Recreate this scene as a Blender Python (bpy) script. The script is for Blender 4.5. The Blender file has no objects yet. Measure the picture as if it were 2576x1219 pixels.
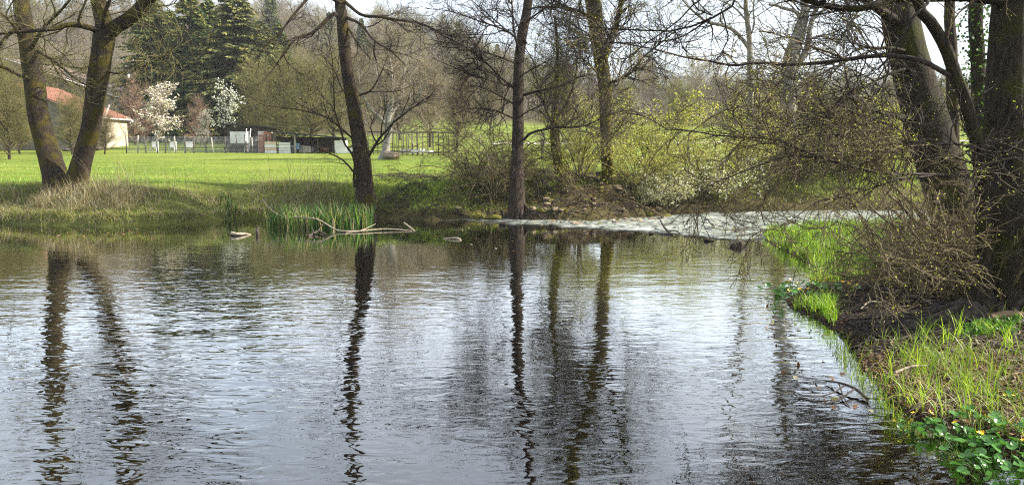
import bpy, math, random
import numpy as np
from mathutils import Vector

# ------------------------------------------------------------------ camera, light, exposure
sc = bpy.context.scene
COL = sc.collection
CAM = np.array([0.0, 0.0, 2.2]); PITCH = math.radians(7.3); FPX = 1862.0; CX, CY = 1288.0, 609.5
cd = bpy.data.cameras.new("camera"); cam = bpy.data.objects.new("camera", cd); COL.objects.link(cam)
cam.location = CAM; cam.rotation_euler = (math.pi/2 - PITCH, 0, 0)
cd.sensor_width = 36.0; cd.lens = 36.0*FPX/2576.0; cd.clip_start = 0.05; cd.clip_end = 4000
sc.camera = cam

SUN_AZ, SUN_EL = math.radians(85), math.radians(38)      # azimuth from the view direction towards the right
world = bpy.data.worlds.new("World"); sc.world = world; world.use_nodes = True
wn = world.node_tree; bg = wn.nodes["Background"]
sky = wn.nodes.new("ShaderNodeTexSky"); sky.sky_type = 'NISHITA'; sky.sun_disc = False
sky.sun_elevation = SUN_EL; sky.sun_rotation = SUN_AZ
sky.air_density = 1.0; sky.dust_density = 2.4; sky.ozone_density = 1.6; sky.altitude = 200
# thin high veil of cloud over the whole sky
wtc = wn.nodes.new("ShaderNodeTexCoord"); wns = wn.nodes.new("ShaderNodeTexNoise"); wns.inputs['Scale'].default_value = 2.2; wns.inputs['Detail'].default_value = 6
wmp = wn.nodes.new("ShaderNodeMapping"); wmp.inputs['Scale'].default_value = (1, 1, 2.5); wn.links.new(wtc.outputs['Generated'], wmp.inputs[0]); wn.links.new(wmp.outputs[0], wns.inputs['Vector'])
wmr = wn.nodes.new("ShaderNodeMapRange"); wmr.inputs[1].default_value = .35; wmr.inputs[2].default_value = .65; wmr.inputs[3].default_value = .5; wmr.inputs[4].default_value = .88; wn.links.new(wns.outputs['Fac'], wmr.inputs[0])
wmx = wn.nodes.new("ShaderNodeMix"); wmx.data_type = 'RGBA'; wn.links.new(wmr.outputs[0], wmx.inputs[0]); wn.links.new(sky.outputs[0], wmx.inputs[6]); wmx.inputs[7].default_value = (5.1, 5.5, 5.9, 1)
wn.links.new(wmx.outputs[2], bg.inputs[0]); bg.inputs[1].default_value = 0.115
sl = bpy.data.lights.new("sun", 'SUN'); sl.energy = 5.0; sl.angle = math.radians(0.55); sl.color = (1.0, 0.93, 0.80)
so = bpy.data.objects.new("sun", sl); COL.objects.link(so)
sd = Vector((math.sin(SUN_AZ)*math.cos(SUN_EL), math.cos(SUN_AZ)*math.cos(SUN_EL), math.sin(SUN_EL)))
so.rotation_euler = sd.to_track_quat('Z', 'Y').to_euler(); so.location = (30, 10, 40)
vs = sc.view_settings; vs.view_transform = 'Standard'; vs.look = 'None'; vs.gamma = 1; vs.use_curve_mapping = False
vs.exposure = 1.3
sc.cycles.use_denoising = False; sc.cycles.pixel_filter_type = 'BLACKMAN_HARRIS'; sc.cycles.filter_width = 1.15; sc.cycles.sample_clamp_indirect = 4; sc.cycles.max_bounces = 8; sc.cycles.transparent_max_bounces = 24; sc.cycles.diffuse_bounces = 3
sc.cycles.glossy_bounces = 3; sc.cycles.caustics_reflective = False; sc.cycles.caustics_refractive = False

# ------------------------------------------------------------------ helpers
def ray(px, py):
    z = -(py-CY)/FPX; cp, sp = math.cos(PITCH), math.sin(PITCH)
    return np.array([(px-CX)/FPX, cp + z*sp, -sp + z*cp])
def at(px, py, Y):
    d = ray(px, py); return CAM + d*(Y/d[1])
def gp(px, py, z=0.0):
    d = ray(px, py); return CAM + d*((z-CAM[2])/d[2])
def path(pts): return np.array([at(*p) for p in pts])

def nrm(v): return v/np.maximum(np.linalg.norm(v, axis=-1, keepdims=True), 1e-9)
def _h(ix, iy, iz, s):
    n = (ix*374761393 + iy*668265263 + iz*2147483647 + s*974634777) & 0xffffffff
    n = ((n ^ (n >> 13))*1274126177) & 0xffffffff
    return ((n ^ (n >> 16)) & 0xffff)/65535.0
def noise(x, y, z=0.0, s=0):
    x, y, z = np.broadcast_arrays(np.asarray(x, float), np.asarray(y, float), np.asarray(z, float))
    i = [np.floor(a).astype(np.int64) for a in (x, y, z)]
    f = [a-b for a, b in zip((x, y, z), i)]; f = [a*a*(3-2*a) for a in f]; r = 0
    for dx in (0, 1):
        for dy in (0, 1):
            for dz in (0, 1):
                w = (f[0] if dx else 1-f[0])*(f[1] if dy else 1-f[1])*(f[2] if dz else 1-f[2])
                r = r + w*_h(i[0]+dx, i[1]+dy, i[2]+dz, s)
    return r
def fbm(x, y, z=0.0, s=0, o=3):
    r = 0; a = 0.5
    for k in range(o):
        r = r + a*(noise(x*2**k, y*2**k, z*2**k, s+k)-0.5); a *= 0.5
    return r

def link(o, parent=None):
    COL.objects.link(o)
    if parent is not None: o.parent = parent
    return o
def tag(o, label=None, cat=None, group=None, kind=None):
    if label: o["label"] = label
    if cat: o["category"] = cat
    if group: o["group"] = group
    if kind: o["kind"] = kind
    return o
def empty(name, loc=(0, 0, 0), rz=0, **k):
    o = bpy.data.objects.new(name, None); link(o); o.location = tuple(loc); o.rotation_euler = (0, 0, rz); o.empty_display_size = .2
    return tag(o, **k)

class G:
    """collects geometry arrays, builds ONE mesh object"""
    def __init__(s): s.V = []; s.F = []; s.M = []; s.C = []; s.n = 0
    def add(s, V, F, m=0, col=None):
        V = np.asarray(V, float).reshape(-1, 3); F = np.asarray(F, np.int64)
        if len(V) == 0 or len(F) == 0: return s
        s.V.append(V); s.F.append(F+s.n); s.M.append(np.full(len(F), m))
        if col is None: col = np.ones(3)
        col = np.asarray(col, float); s.C.append(np.broadcast_to(col, (len(V), 3)) if col.ndim == 1 else col)
        s.n += len(V); return s
    def box(s, c, d, rz=0, m=0, tilt=0, col=None):
        x, y, z = [q/2 for q in d]
        V = np.array([(a*x, b*y, e*z) for a in (-1, 1) for b in (-1, 1) for e in (-1, 1)])
        if tilt: ct, st = math.cos(tilt), math.sin(tilt); V = V @ np.array([[ct, 0, st], [0, 1, 0], [-st, 0, ct]]).T
        cr, sr = math.cos(rz), math.sin(rz); V = V @ np.array([[cr, -sr, 0], [sr, cr, 0], [0, 0, 1]]).T + np.array(c)
        F = [(0, 1, 3, 2), (4, 6, 7, 5), (0, 4, 5, 1), (2, 3, 7, 6), (0, 2, 6, 4), (1, 5, 7, 3)]
        return s.add(V, F, m, col)
    def bar(s, a, b, r, S=6, m=0, r2=None, col=None):
        a, b = np.asarray(a, float), np.asarray(b, float); r2 = r if r2 is None else r2
        P = np.stack([a, a, b, b])[None]; R = np.array([[0.0005, r, r2, 0.0005]])
        # keep tangents valid
        d = nrm(b-a)*1e-4; P[0, 0] -= d; P[0, 3] += d
        return s.tubes(P, R, S, m, col)
    def tubes(s, P, R, S=3, m=0, col=None):
        V, F = tubes(P, R, S); 
        if col is not None:
            col = np.asarray(col, float)
            if col.ndim == 2: col = np.repeat(col, P.shape[1]*S, axis=0)
        return s.add(V, F, m, col)
    def build(s, name, mats, parent=None, smooth=True, kind=None, label=None):
        return link_obj(name, s.mesh(name, mats, smooth), parent, kind, label)
    def mesh(s, name, mats, smooth=True):
        V = np.concatenate(s.V); me = bpy.data.meshes.new(name)
        nl = sum(f.size for f in s.F); nf = sum(len(f) for f in s.F)
        me.vertices.add(len(V)); me.vertices.foreach_set("co", V.ravel())
        me.loops.add(nl); me.loops.foreach_set("vertex_index", np.concatenate([f.ravel() for f in s.F]).astype(np.int32))
        tot = np.concatenate([np.full(len(f), f.shape[1]) for f in s.F])
        me.polygons.add(nf); me.polygons.foreach_set("loop_start", np.concatenate([[0], np.cumsum(tot)[:-1]]).astype(np.int32))
        me.polygons.foreach_set("material_index", np.concatenate(s.M).astype(np.int32))
        me.polygons.foreach_set("use_smooth", np.full(nf, smooth))
        c = np.concatenate(s.C)
        if c.min() != 1.0 or c.max() != 1.0:
            a = me.color_attributes.new("Col", 'FLOAT_COLOR', 'POINT')
            a.data.foreach_set("color", np.concatenate([c, np.ones((len(c), 1))], 1).ravel())
        for mt in (mats if isinstance(mats, (list, tuple)) else [mats]): me.materials.append(mt)
        me.update(calc_edges=True); return me
def link_obj(name, me, parent=None, kind=None, label=None, loc=None, rz=None, sc_=None):
    o = bpy.data.objects.new(name, me); link(o, parent)
    if loc is not None: o.location = tuple(loc)
    if rz is not None: o.rotation_euler = (0, 0, rz)
    if sc_ is not None: o.scale = sc_ if hasattr(sc_, '__len__') else (sc_,)*3
    return tag(o, kind=kind, label=label)

def frames(P):
    T = np.empty_like(P); T[:, 1:-1] = P[:, 2:]-P[:, :-2]; T[:, 0] = P[:, 1]-P[:, 0]; T[:, -1] = P[:, -1]-P[:, -2]
    T = nrm(T); ax = np.argmin(np.abs(nrm(T.mean(1))), axis=1); ref = np.eye(3)[ax][:, None, :]
    U = nrm(np.cross(T, np.broadcast_to(ref, T.shape))); return T, U, np.cross(T, U)
def tubes(P, R, S=3):
    P = np.asarray(P, float); N, K, _ = P.shape; T, U, W = frames(P)
    a = np.arange(S)*2*math.pi/S
    V = P[:, :, None] + R[:, :, None, None]*(np.cos(a)[:, None]*U[:, :, None] + np.sin(a)[:, None]*W[:, :, None])
    base = (np.arange(N)*K*S)[:, None, None] + (np.arange(K-1)*S)[None, :, None]; j = np.arange(S)[None, None]; j2 = (j+1) % S
    F = np.stack([base+j, base+j2, base+S+j2, base+S+j], -1).reshape(-1, 4)
    return V.reshape(-1, 3), F
def resample(P, K, extra=None):
    """Catmull-Rom through control points, evenly spaced"""
    P = np.asarray(P, float); n = len(P); Q = np.concatenate([2*P[:1]-P[1:2], P, 2*P[-1:]-P[-2:-1]])
    t = np.linspace(0, n-1-1e-6, K*6); i = t.astype(int); f = (t-i)[:, None]
    a, b, c, d = Q[i], Q[i+1], Q[i+2], Q[i+3]
    C = .5*((2*b)+(-a+c)*f+(2*a-5*b+4*c-d)*f**2+(-a+3*b-3*c+d)*f**3)
    L = np.concatenate([[0], np.cumsum(np.linalg.norm(np.diff(C[:, :3], axis=0), axis=1))]); u = np.linspace(0, L[-1], K)
    return np.stack([np.interp(u, L, C[:, k]) for k in range(C.shape[1])], 1)

def grow(rng, PP, PR, n, L, ang=45, t0=.15, t1=1.0, K=5, r=.01, rt=.003, wander=.25, up=.0, decay=.5, flat=0):
    """spawn n child branches on parents PP (N,K,3) radii PR (N,K)"""
    ln = np.linalg.norm(np.diff(PP, axis=1), axis=2).sum(1); idx = rng.choice(len(PP), n, p=ln/ln.sum())
    t = rng.uniform(t0, t1, n); f = t*(PP.shape[1]-1); i = np.minimum(f.astype(int), PP.shape[1]-2); fr = (f-i)[:, None]
    A, B = PP[idx, i], PP[idx, i+1]; st = A+(B-A)*fr; rad = PR[idx, i]*(1-fr[:, 0])+PR[idx, i+1]*fr[:, 0]
    tan = nrm(B-A); v = rng.normal(size=(n, 3)); 
    if flat: v[:, 2] *= (1-flat)
    v -= (v*tan).sum(1, keepdims=True)*tan; v = nrm(v)
    a = np.radians(ang*rng.uniform(.6, 1.35, n))[:, None]; d = np.cos(a)*tan+np.sin(a)*v
    le = L*rng.uniform(.4, 1.25, n)*(1-decay*t); seg = (le/(K-1))[:, None]
    P = np.empty((n, K, 3)); P[:, 0] = st; bend = rng.normal(size=(n, 3))*wander*.5
    for k in range(1, K):
        d = nrm(d + rng.normal(size=(n, 3))*wander + bend + np.array([0, 0, up])); P[:, k] = P[:, k-1]+d*seg
    r0 = np.minimum(rad*.75, r*rng.uniform(.7, 1.3, n)*np.clip(le/L, .4, 1.3)); r0 = np.maximum(r0, rt)
    R = r0[:, None]+(rt-r0[:, None])*(np.linspace(0, 1, K)**.85)[None]
    return P, R

def leaves(rng, P, n, size, spread=.0, aspect=.5, droop=0, up=0):
    """n small rhombic leaves near the points of branches P"""
    Q = P.reshape(-1, P.shape[-2], 3); i = rng.integers(0, len(Q), n); k = rng.integers(1, Q.shape[1], n); fr = rng.uniform(0, 1, (n, 1))
    c = Q[i, k-1]+(Q[i, k]-Q[i, k-1])*fr + rng.normal(size=(n, 3))*spread
    a = rng.normal(size=(n, 3)); a[:, 2] += up-droop; a = nrm(a); b = nrm(np.cross(a, rng.normal(size=(n, 3))))
    s = (size*rng.uniform(.6, 1.4, n))[:, None]; a = a*s; b = b*s*aspect
    V = np.stack([c, c+a*.5+b*.5, c+a, c+a*.5-b*.5], 1).reshape(-1, 3)
    return V, np.arange(n*4).reshape(-1, 4)
def leafcol(rng, n, cols, jit=.2):
    cols = np.asarray(cols, float); c = cols[rng.integers(0, len(cols), n)]*rng.uniform(1-jit, 1+jit, (n, 1)); return np.repeat(c, 4, 0)

def blades(rng, pos, h, w, lean=.35, K=4, cols=((.1, .2, .02),), jit=.25, dirv=None):
    """curved grass blades: pos (N,3), h,w arrays"""
    n = len(pos); az = rng.uniform(0, 2*math.pi, n); D = np.stack([np.cos(az), np.sin(az), np.zeros(n)], 1)
    if dirv is not None: D = nrm(D+np.asarray(dirv))
    side = np.stack([-D[:, 1], D[:, 0], np.zeros(n)], 1); tw = rng.uniform(-1, 1, n)[:, None]; side = nrm(side+D*tw)
    b = rng.uniform(.15, 1, n)*lean; out = np.empty((n, 2*K, 3))
    for k in range(K):
        t = k/(K-1); th = b*1.6*t; x = (np.sin(th)*t*h)[:, None]; z = (np.cos(th)*t*h)[:, None]
        c = pos+D*x*1.0+np.array([0, 0, 1])*z; ww = (w*(1-t**1.7)*.5+.0006)[:, None]
        out[:, 2*k] = c-side*ww; out[:, 2*k+1] = c+side*ww
    base = (np.arange(n)*2*K)[:, None]; F = np.concatenate([base+np.array([2*k, 2*k+1, 2*k+3, 2*k+2]) for k in range(K-1)], 0)
    cols = np.asarray(cols, float); cc = cols[rng.integers(0, len(cols), n)]*rng.uniform(1-jit, 1+jit, (n, 1))
    return out.reshape(-1, 3), F, np.repeat(cc, 2*K, 0)

def bigtrunk(ctrl, S=22, K=60, ridge=.07, lump=.12, seed=0, flare=.0, flare_h=.5, lobes=5):
    """ctrl (n,4): x y z r -> displaced bark tube"""
    C = resample(ctrl, K); P = C[:, :3]; R = C[:, 3]; T, U, W = frames(P[None]); U, W = U[0], W[0]
    a = np.arange(S)*2*math.pi/S; hgt = np.concatenate([[0], np.cumsum(np.linalg.norm(np.diff(P, axis=0), axis=1))])
    A, H = np.meshgrid(a, hgt); r = R[:, None]*np.ones_like(A)
    r = r*(1+lump*2*(fbm(np.cos(A)*1.3+seed, np.sin(A)*1.3, H*1.1, 3)) + ridge*2*fbm(np.cos(A)*6, np.sin(A)*6, H*2.2+seed, 7))
    if flare: r = r*(1+flare*np.exp(-H/flare_h)*(.55+.45*np.cos(lobes*A+seed+1.5*np.sin(A+seed))))
    V = P[:, None]+r[..., None]*(np.cos(A)[..., None]*U[:, None]+np.sin(A)[..., None]*W[:, None])
    base = (np.arange(K-1)*S)[:, None]; j = np.arange(S)[None]; j2 = (j+1) % S
    F = np.stack([base+j, base+j2, base+S+j2, base+S+j], -1).reshape(-1, 4)
    return V.reshape(-1, 3), F, C

# ------------------------------------------------------------------ materials
def mat(name):
    m = bpy.data.materials.new(name); m.use_nodes = True; nt = m.node_tree; nt.nodes.clear()
    out = nt.nodes.new("ShaderNodeOutputMaterial"); return m, nt, out
def N(nt, t, **k):
    n = nt.nodes.new(t)
    for a, b in k.items():
        if a[0] == 'i' and a[1:].isdigit(): n.inputs[int(a[1:])].default_value = b
        else: setattr(n, a, b)
    return n
def coords(nt, scale=(1, 1, 1), obj=True, rot=(0, 0, 0)):
    tc = N(nt, "ShaderNodeTexCoord"); mp = N(nt, "ShaderNodeMapping"); mp.inputs['Scale'].default_value = scale; mp.inputs['Rotation'].default_value = rot
    nt.links.new(tc.outputs['Object'], mp.inputs[0]); return mp.outputs[0]
def tex(nt, vec, scale, detail=4, rough=.6, dist=0):
    n = N(nt, "ShaderNodeTexNoise"); n.inputs['Scale'].default_value = scale; n.inputs['Detail'].default_value = detail
    n.inputs['Roughness'].default_value = rough; n.inputs['Distortion'].default_value = dist; nt.links.new(vec, n.inputs['Vector']); return n.outputs['Fac']
def ramp(nt, fac, stops):
    r = N(nt, "ShaderNodeValToRGB"); e = r.color_ramp.elements
    while len(e) > 1: e.remove(e[-1])
    e[0].position = stops[0][0]; e[0].color = (*stops[0][1], 1)
    for p, c in stops[1:]:
        x = e.new(p); x.color = (*c, 1)
    nt.links.new(fac, r.inputs[0]); return r.outputs[0]
def mixc(nt, f, a, b, mode='MIX'):
    m = N(nt, "ShaderNodeMix", data_type='RGBA', blend_type=mode)
    for s, v in ((m.inputs[0], f), (m.inputs[6], a), (m.inputs[7], b)):
        if isinstance(v, (int, float)): s.default_value = v
        elif isinstance(v, tuple): s.default_value = (*v, 1) if len(v) == 3 else v
        else: nt.links.new(v, s)
    return m.outputs[2]
def bump(nt, h, dist=.02, strength=1.0, nin=None):
    b = N(nt, "ShaderNodeBump"); b.inputs['Strength'].default_value = strength; b.inputs['Distance'].default_value = dist
    nt.links.new(h, b.inputs['Height'])
    if nin is not None: nt.links.new(nin, b.inputs['Normal'])
    return b.outputs[0]
def prin(nt, out, col, rough=.85, nor=None, spec=.3, **k):
    p = N(nt, "ShaderNodeBsdfPrincipled")
    if isinstance(col, tuple): p.inputs['Base Color'].default_value = (*col, 1)
    else: nt.links.new(col, p.inputs['Base Color'])
    if isinstance(rough, (int, float)): p.inputs['Roughness'].default_value = rough
    else: nt.links.new(rough, p.inputs['Roughness'])
    p.inputs['Specular IOR Level'].default_value = spec
    if nor is not None: nt.links.new(nor, p.inputs['Normal'])
    if out is not None: nt.links.new(p.outputs[0], out.inputs[0])
    return p
def m_bark(name, dark, light, moss=None, mossamt=.5, scale=1.0, lichen=None):
    m, nt, out = mat(name); v = coords(nt, (1, 1, .22)); v1 = coords(nt)
    ridge = tex(nt, v, 26*scale, 5, .7, .6); big = tex(nt, v1, 2.2, 4, .6)
    c = ramp(nt, ridge, [(.32, dark), (.5, tuple((a+b)/2 for a, b in zip(dark, light))), (.68, light)])
    if lichen:
        l = tex(nt, v1, 14, 4, .7, .8); lf = ramp(nt, l, [(.62, (0, 0, 0)), (.72, (.8, .8, .8))]); c = mixc(nt, lf, c, lichen)
    if moss:
        f = ramp(nt, big, [(mossamt, (0, 0, 0)), (mossamt+.12, (1, 1, 1))])
        mc = ramp(nt, tex(nt, v1, 40, 3), [(.3, tuple(a*.5 for a in moss)), (.7, moss)]); c = mixc(nt, f, c, mc)
    prin(nt, out, c, .9, bump(nt, ridge, .03, .9), .2); return m
def m_leaf(name, rough=.5, trans=.45, spec=.4, bright=1.0):
    """colour from the mesh's per-leaf colour; thin leaf that lets light through"""
    m, nt, out = mat(name); a = N(nt, "ShaderNodeAttribute", attribute_name="Col"); col = mixc(nt, 1.0, a.outputs[0], (bright,)*3, 'MULTIPLY')
    p = prin(nt, None, col, rough, spec=spec); t = N(nt, "ShaderNodeBsdfTranslucent"); nt.links.new(mixc(nt, 1.0, col, (1.15, 1.25, .7), 'MULTIPLY'), t.inputs[0])
    x = N(nt, "ShaderNodeMixShader"); x.inputs[0].default_value = trans; nt.links.new(p.outputs[0], x.inputs[1]); nt.links.new(t.outputs[0], x.inputs[2])
    nt.links.new(x.outputs[0], out.inputs[0]); return m
def m_noise(name, a, b, scale=4, rough=.85, bd=.01, c=None, sc3=(1, 1, 1), bscale=None, spec=.3):
    m, nt, out = mat(name); v = coords(nt, sc3); f = tex(nt, v, scale, 6, .65); st = [(.32, a), (.66, b)]
    if c: st = [(.3, a), (.5, b), (.7, c)]
    prin(nt, out, ramp(nt, f, st), rough, bump(nt, tex(nt, v, bscale or scale*3, 5, .7), bd), spec); return m

BARK_L = m_bark("bark_mossy_grey", (.007, .005, .003), (.062, .046, .032), (.085, .068, .010), .47, lichen=(.26, .25, .22))
BARK_M = m_bark("bark_brown_grey", (.008, .0055, .004), (.068, .048, .034), (.075, .058, .010), .50, lichen=(.24, .22, .19))
BARK_G = m_bark("bark_plain_grey", (.011, .008, .006), (.085, .064, .048), None)
BARK_Y = m_bark("bark_yellow_moss", (.018, .014, .008), (.09, .075, .035), (.14, .12, .015), .44)
BARK_R = m_bark("bark_dark_alder", (.009, .007, .0045), (.055, .043, .027), (.055, .056, .010), .52)
BARK_P = m_bark("bark_pale", (.12, .11, .09), (.36, .34, .30), None, scale=.7)
TWIG_D = m_noise("twig_dark", (.014, .010, .008), (.07, .053, .04), 12)
TWIG_B = m_noise("twig_brown", (.055, .042, .022), (.23, .18, .10), 12)
TWIG_O = m_noise("twig_olive", (.07, .06, .02), (.20, .17, .07), 12)
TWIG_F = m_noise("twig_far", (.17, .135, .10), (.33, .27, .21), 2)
LEAF = m_leaf("spring_leaf"); PETAL = m_leaf("petal", .6, .35, .2); GRASS = m_leaf("grass_blade", .45, .42, .35)
NEEDLE = m_leaf("needle_spray", .7, .15, .2); STRAW = m_leaf("dry_stalk", .8, .25, .1); GLOSSLEAF = m_leaf("glossy_leaf", .22, .25, .6)
DRIFT = m_noise("driftwood", (.12, .09, .06), (.42, .36, .27), 14, sc3=(1, 1, 1))
ROOT = m_noise("root_bark", (.016, .012, .010), (.085, .066, .052), 16, bd=.015)
STONE = m_noise("bank_stone", (.06, .045, .03), (.26, .20, .14), 7, c=(.30, .25, .10))
MOSS = m_noise("mossy_stone", (.05, .045, .02), (.22, .20, .02), 6, bd=.02)

# ------------------------------------------------------------------ river outline and terrain
far_px = [(-120, 562), (0, 560), (60, 566), (150, 568), (260, 571), (400, 566), (520, 562), (570, 553), (650, 550), (800, 556), (945, 549), (1000, 551), (1080, 555),
          (1180, 551), (1260, 549), (1330, 555), (1420, 556), (1500, 557), (1560, 551), (1620, 549), (1700, 541), (1850, 535), (2000, 532), (2250, 531)]
near_px = [(2250, 572), (2120, 571), (2000, 574), (1915, 583), (1925, 606), (1990, 640), (2040, 668), (2046, 700), (2020, 730), (1975, 752), (1990, 775), (2060, 800),
           (2110, 835), (2150, 885), (2165, 930), (2210, 965), (2235, 1010), (2290, 1050), (2380, 1085), (2480, 1120), (2576, 1165), (2700, 1260)]
far_w = [gp(*p)[:2] for p in far_px]; near_w = [gp(*p)[:2] for p in near_px]
far_w = [np.array([-70, 19.0]), np.array([-40, 20.5]), np.array([-22, 21.2])]+far_w+[np.array([22, 27]), np.array([40, 29]), np.array([70, 33])]
near_w = [np.array([70, 24]), np.array([40, 22]), np.array([20, 20.5])]+near_w+[np.array([3.4, 2.6]), np.array([2.2, 1.5]), np.array([0, 1.1]), np.array([-6, .4]), np.array([-20, -2]), np.array([-70, -6])]
RIV = np.array(far_w+near_w)
def seg_dist(x, y, poly, closed=True):
    d = np.full(np.shape(x), 1e9); n = len(poly)
    for i in range(n if closed else n-1):
        a = poly[i]; b = poly[(i+1) % n]; ab = b-a; t = np.clip(((x-a[0])*ab[0]+(y-a[1])*ab[1])/(ab @ ab), 0, 1)
        d = np.minimum(d, np.hypot(x-a[0]-t*ab[0], y-a[1]-t*ab[1]))
    return d
def inside(x, y, poly):
    c = np.zeros(np.shape(x), bool); n = len(poly)
    for i in range(n):
        a = poly[i]; b = poly[(i+1) % n]
        if a[1] == b[1]: continue
        c ^= ((a[1] > y) != (b[1] > y)) & (x < (b[0]-a[0])*(y-a[1])/(b[1]-a[1])+a[0])
    return c
FARL = np.array(far_w)
def sd_river(x, y):
    x = np.asarray(x, float); y = np.asarray(y, float); d = seg_dist(x, y, RIV); return np.where(inside(x, y, RIV), -d, d)
def sstep(a, b, x): t = np.clip((x-a)/(b-a), 0, 1); return t*t*(3-2*t)
def H(x, y, fine=True):
    x = np.asarray(x, float); y = np.asarray(y, float); d = sd_river(x, y)
    yl = np.interp(x, FARL[:, 0], FARL[:, 1]); far = (y > yl-1.5) 
    mead = .55+.02*np.clip(y, 20, 62)
    hillA = np.interp(x, [-220, -60, -20, 5, 50, 120, 400], [36, 34, 28, 16, 9, 9, 12])
    slope = 1.79+.055*np.clip(y-62, 0, 60); zf = slope+(hillA-5)*sstep(105, 235, y)+np.clip(y-235, 0, 900)*.02
    zm = np.where(y < 62, mead, zf)
    steep = .22+.10*noise(x*.9, y*.9, 0, 5)
    bank = steep*sstep(-.05, .28, d)+(1-steep)*sstep(.1, 2.6, d)
    z_far = zm*bank
    z_near = .07*sstep(-.05, .15, d)+.16*sstep(0, 2.0, d)+.25*sstep(2, 6, d)
    z = np.where(far, z_far, z_near)
    bed = -np.minimum(.9, .10+.22*np.abs(d)); z = np.where(d < 0, np.where(d > -.12, -.10*np.abs(d)/.12, bed), z)
    if fine:
        z = z+np.where(d > 0, .10*fbm(x*1.1, y*1.1, 0, 11)*np.clip(d*2, 0, 1)*np.where(y > 26, .25, 1), .06*fbm(x*2.5, y*2.5, 0, 17)*(d < -.1))
    return z
def drop(x, y): return float(H(np.array([x]), np.array([y]))[0])
def grid(name, xs, ys, mt, zoff=0, kind="structure"):
    X, Y = np.meshgrid(xs, ys); Z = H(X, Y)+zoff; g = G(); nx, ny = len(xs), len(ys)
    b = (np.arange(ny-1)*nx)[:, None]+np.arange(nx-1)[None]
    g.add(np.stack([X, Y, Z], -1).reshape(-1, 3), np.stack([b, b+1, b+1+nx, b+nx], -1).reshape(-1, 4)); return g.build(name, mt, kind=kind)

def m_ground():
    m, nt, out = mat("meadow_and_banks"); v = coords(nt); geo = N(nt, "ShaderNodeNewGeometry"); sx = N(nt, "ShaderNodeSeparateXYZ"); nt.links.new(geo.outputs['Position'], sx.inputs[0])
    a = N(nt, "ShaderNodeAttribute", attribute_name="Col"); sp = N(nt, "ShaderNodeSeparateColor"); nt.links.new(a.outputs[0], sp.inputs[0])
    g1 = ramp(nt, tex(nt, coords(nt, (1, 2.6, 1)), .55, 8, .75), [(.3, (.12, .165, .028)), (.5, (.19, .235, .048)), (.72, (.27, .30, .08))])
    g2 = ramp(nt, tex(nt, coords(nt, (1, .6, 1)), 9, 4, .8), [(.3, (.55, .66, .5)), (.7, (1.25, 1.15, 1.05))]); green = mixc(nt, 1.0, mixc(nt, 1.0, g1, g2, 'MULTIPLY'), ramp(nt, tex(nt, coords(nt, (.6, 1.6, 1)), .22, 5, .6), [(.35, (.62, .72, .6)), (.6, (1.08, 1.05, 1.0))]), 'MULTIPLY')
    soil = ramp(nt, tex(nt, v, 7, 7, .7), [(.3, (.028, .018, .012)), (.55, (.075, .05, .033)), (.75, (.13, .09, .06))])
    litter = ramp(nt, tex(nt, v, 2.0, 6, .7), [(.35, (.075, .075, .02)), (.6, (.06, .045, .03))])
    c = mixc(nt, sp.outputs[0], soil, green)           # R: how grassy
    c = mixc(nt, sp.outputs[1], c, litter)             # G: woodland floor
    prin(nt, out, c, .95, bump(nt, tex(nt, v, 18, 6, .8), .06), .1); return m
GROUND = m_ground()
def terrain(name, xs, ys):
    X, Y = np.meshgrid(xs, ys); Z = H(X, Y); d = sd_river(X, Y); nx, ny = len(xs), len(ys)
    yl = np.interp(X, FARL[:, 0], FARL[:, 1]); far = Y > yl-1.5
    sh = 1.3*sstep(-1.5, 1.5, X)*(1-sstep(5, 7, X)); soilf = 1-sstep(.7+sh, 2.6+sh, d+1.8*fbm(X*.8, Y*.8, 0, 31)); 
    grass = np.where(far, 1-soilf*np.where(X < -7.5, .55, .85), sstep(.0, .8, d)*.35*sstep(10.0, 13.5, Y))
    wood = np.where(X > -17, sstep(120, 140, Y-np.clip(X, -20, 60)*.1), sstep(92, 104, Y))
    g = G(); b = (np.arange(ny-1)*nx)[:, None]+np.arange(nx-1)[None]
    g.add(np.stack([X, Y, Z], -1).reshape(-1, 3), np.stack([b, b+1, b+1+nx, b+nx], -1).reshape(-1, 4), 0, np.stack([np.clip(grass, 0, .999), wood, 0*wood], -1).reshape(-1, 3))
    return g.build(name, GROUND, kind="structure")
def uneven(*segs): return np.concatenate([np.arange(a, b, s) for a, b, s in segs])
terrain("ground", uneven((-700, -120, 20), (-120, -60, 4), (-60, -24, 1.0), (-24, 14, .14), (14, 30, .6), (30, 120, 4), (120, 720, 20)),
        uneven((-40, -2, 2), (-2, 2, .3), (2, 17, .14), (17, 26, .14), (26, 40, .6), (40, 120, 2.5), (120, 260, 5), (260, 1100, 40)))

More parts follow.
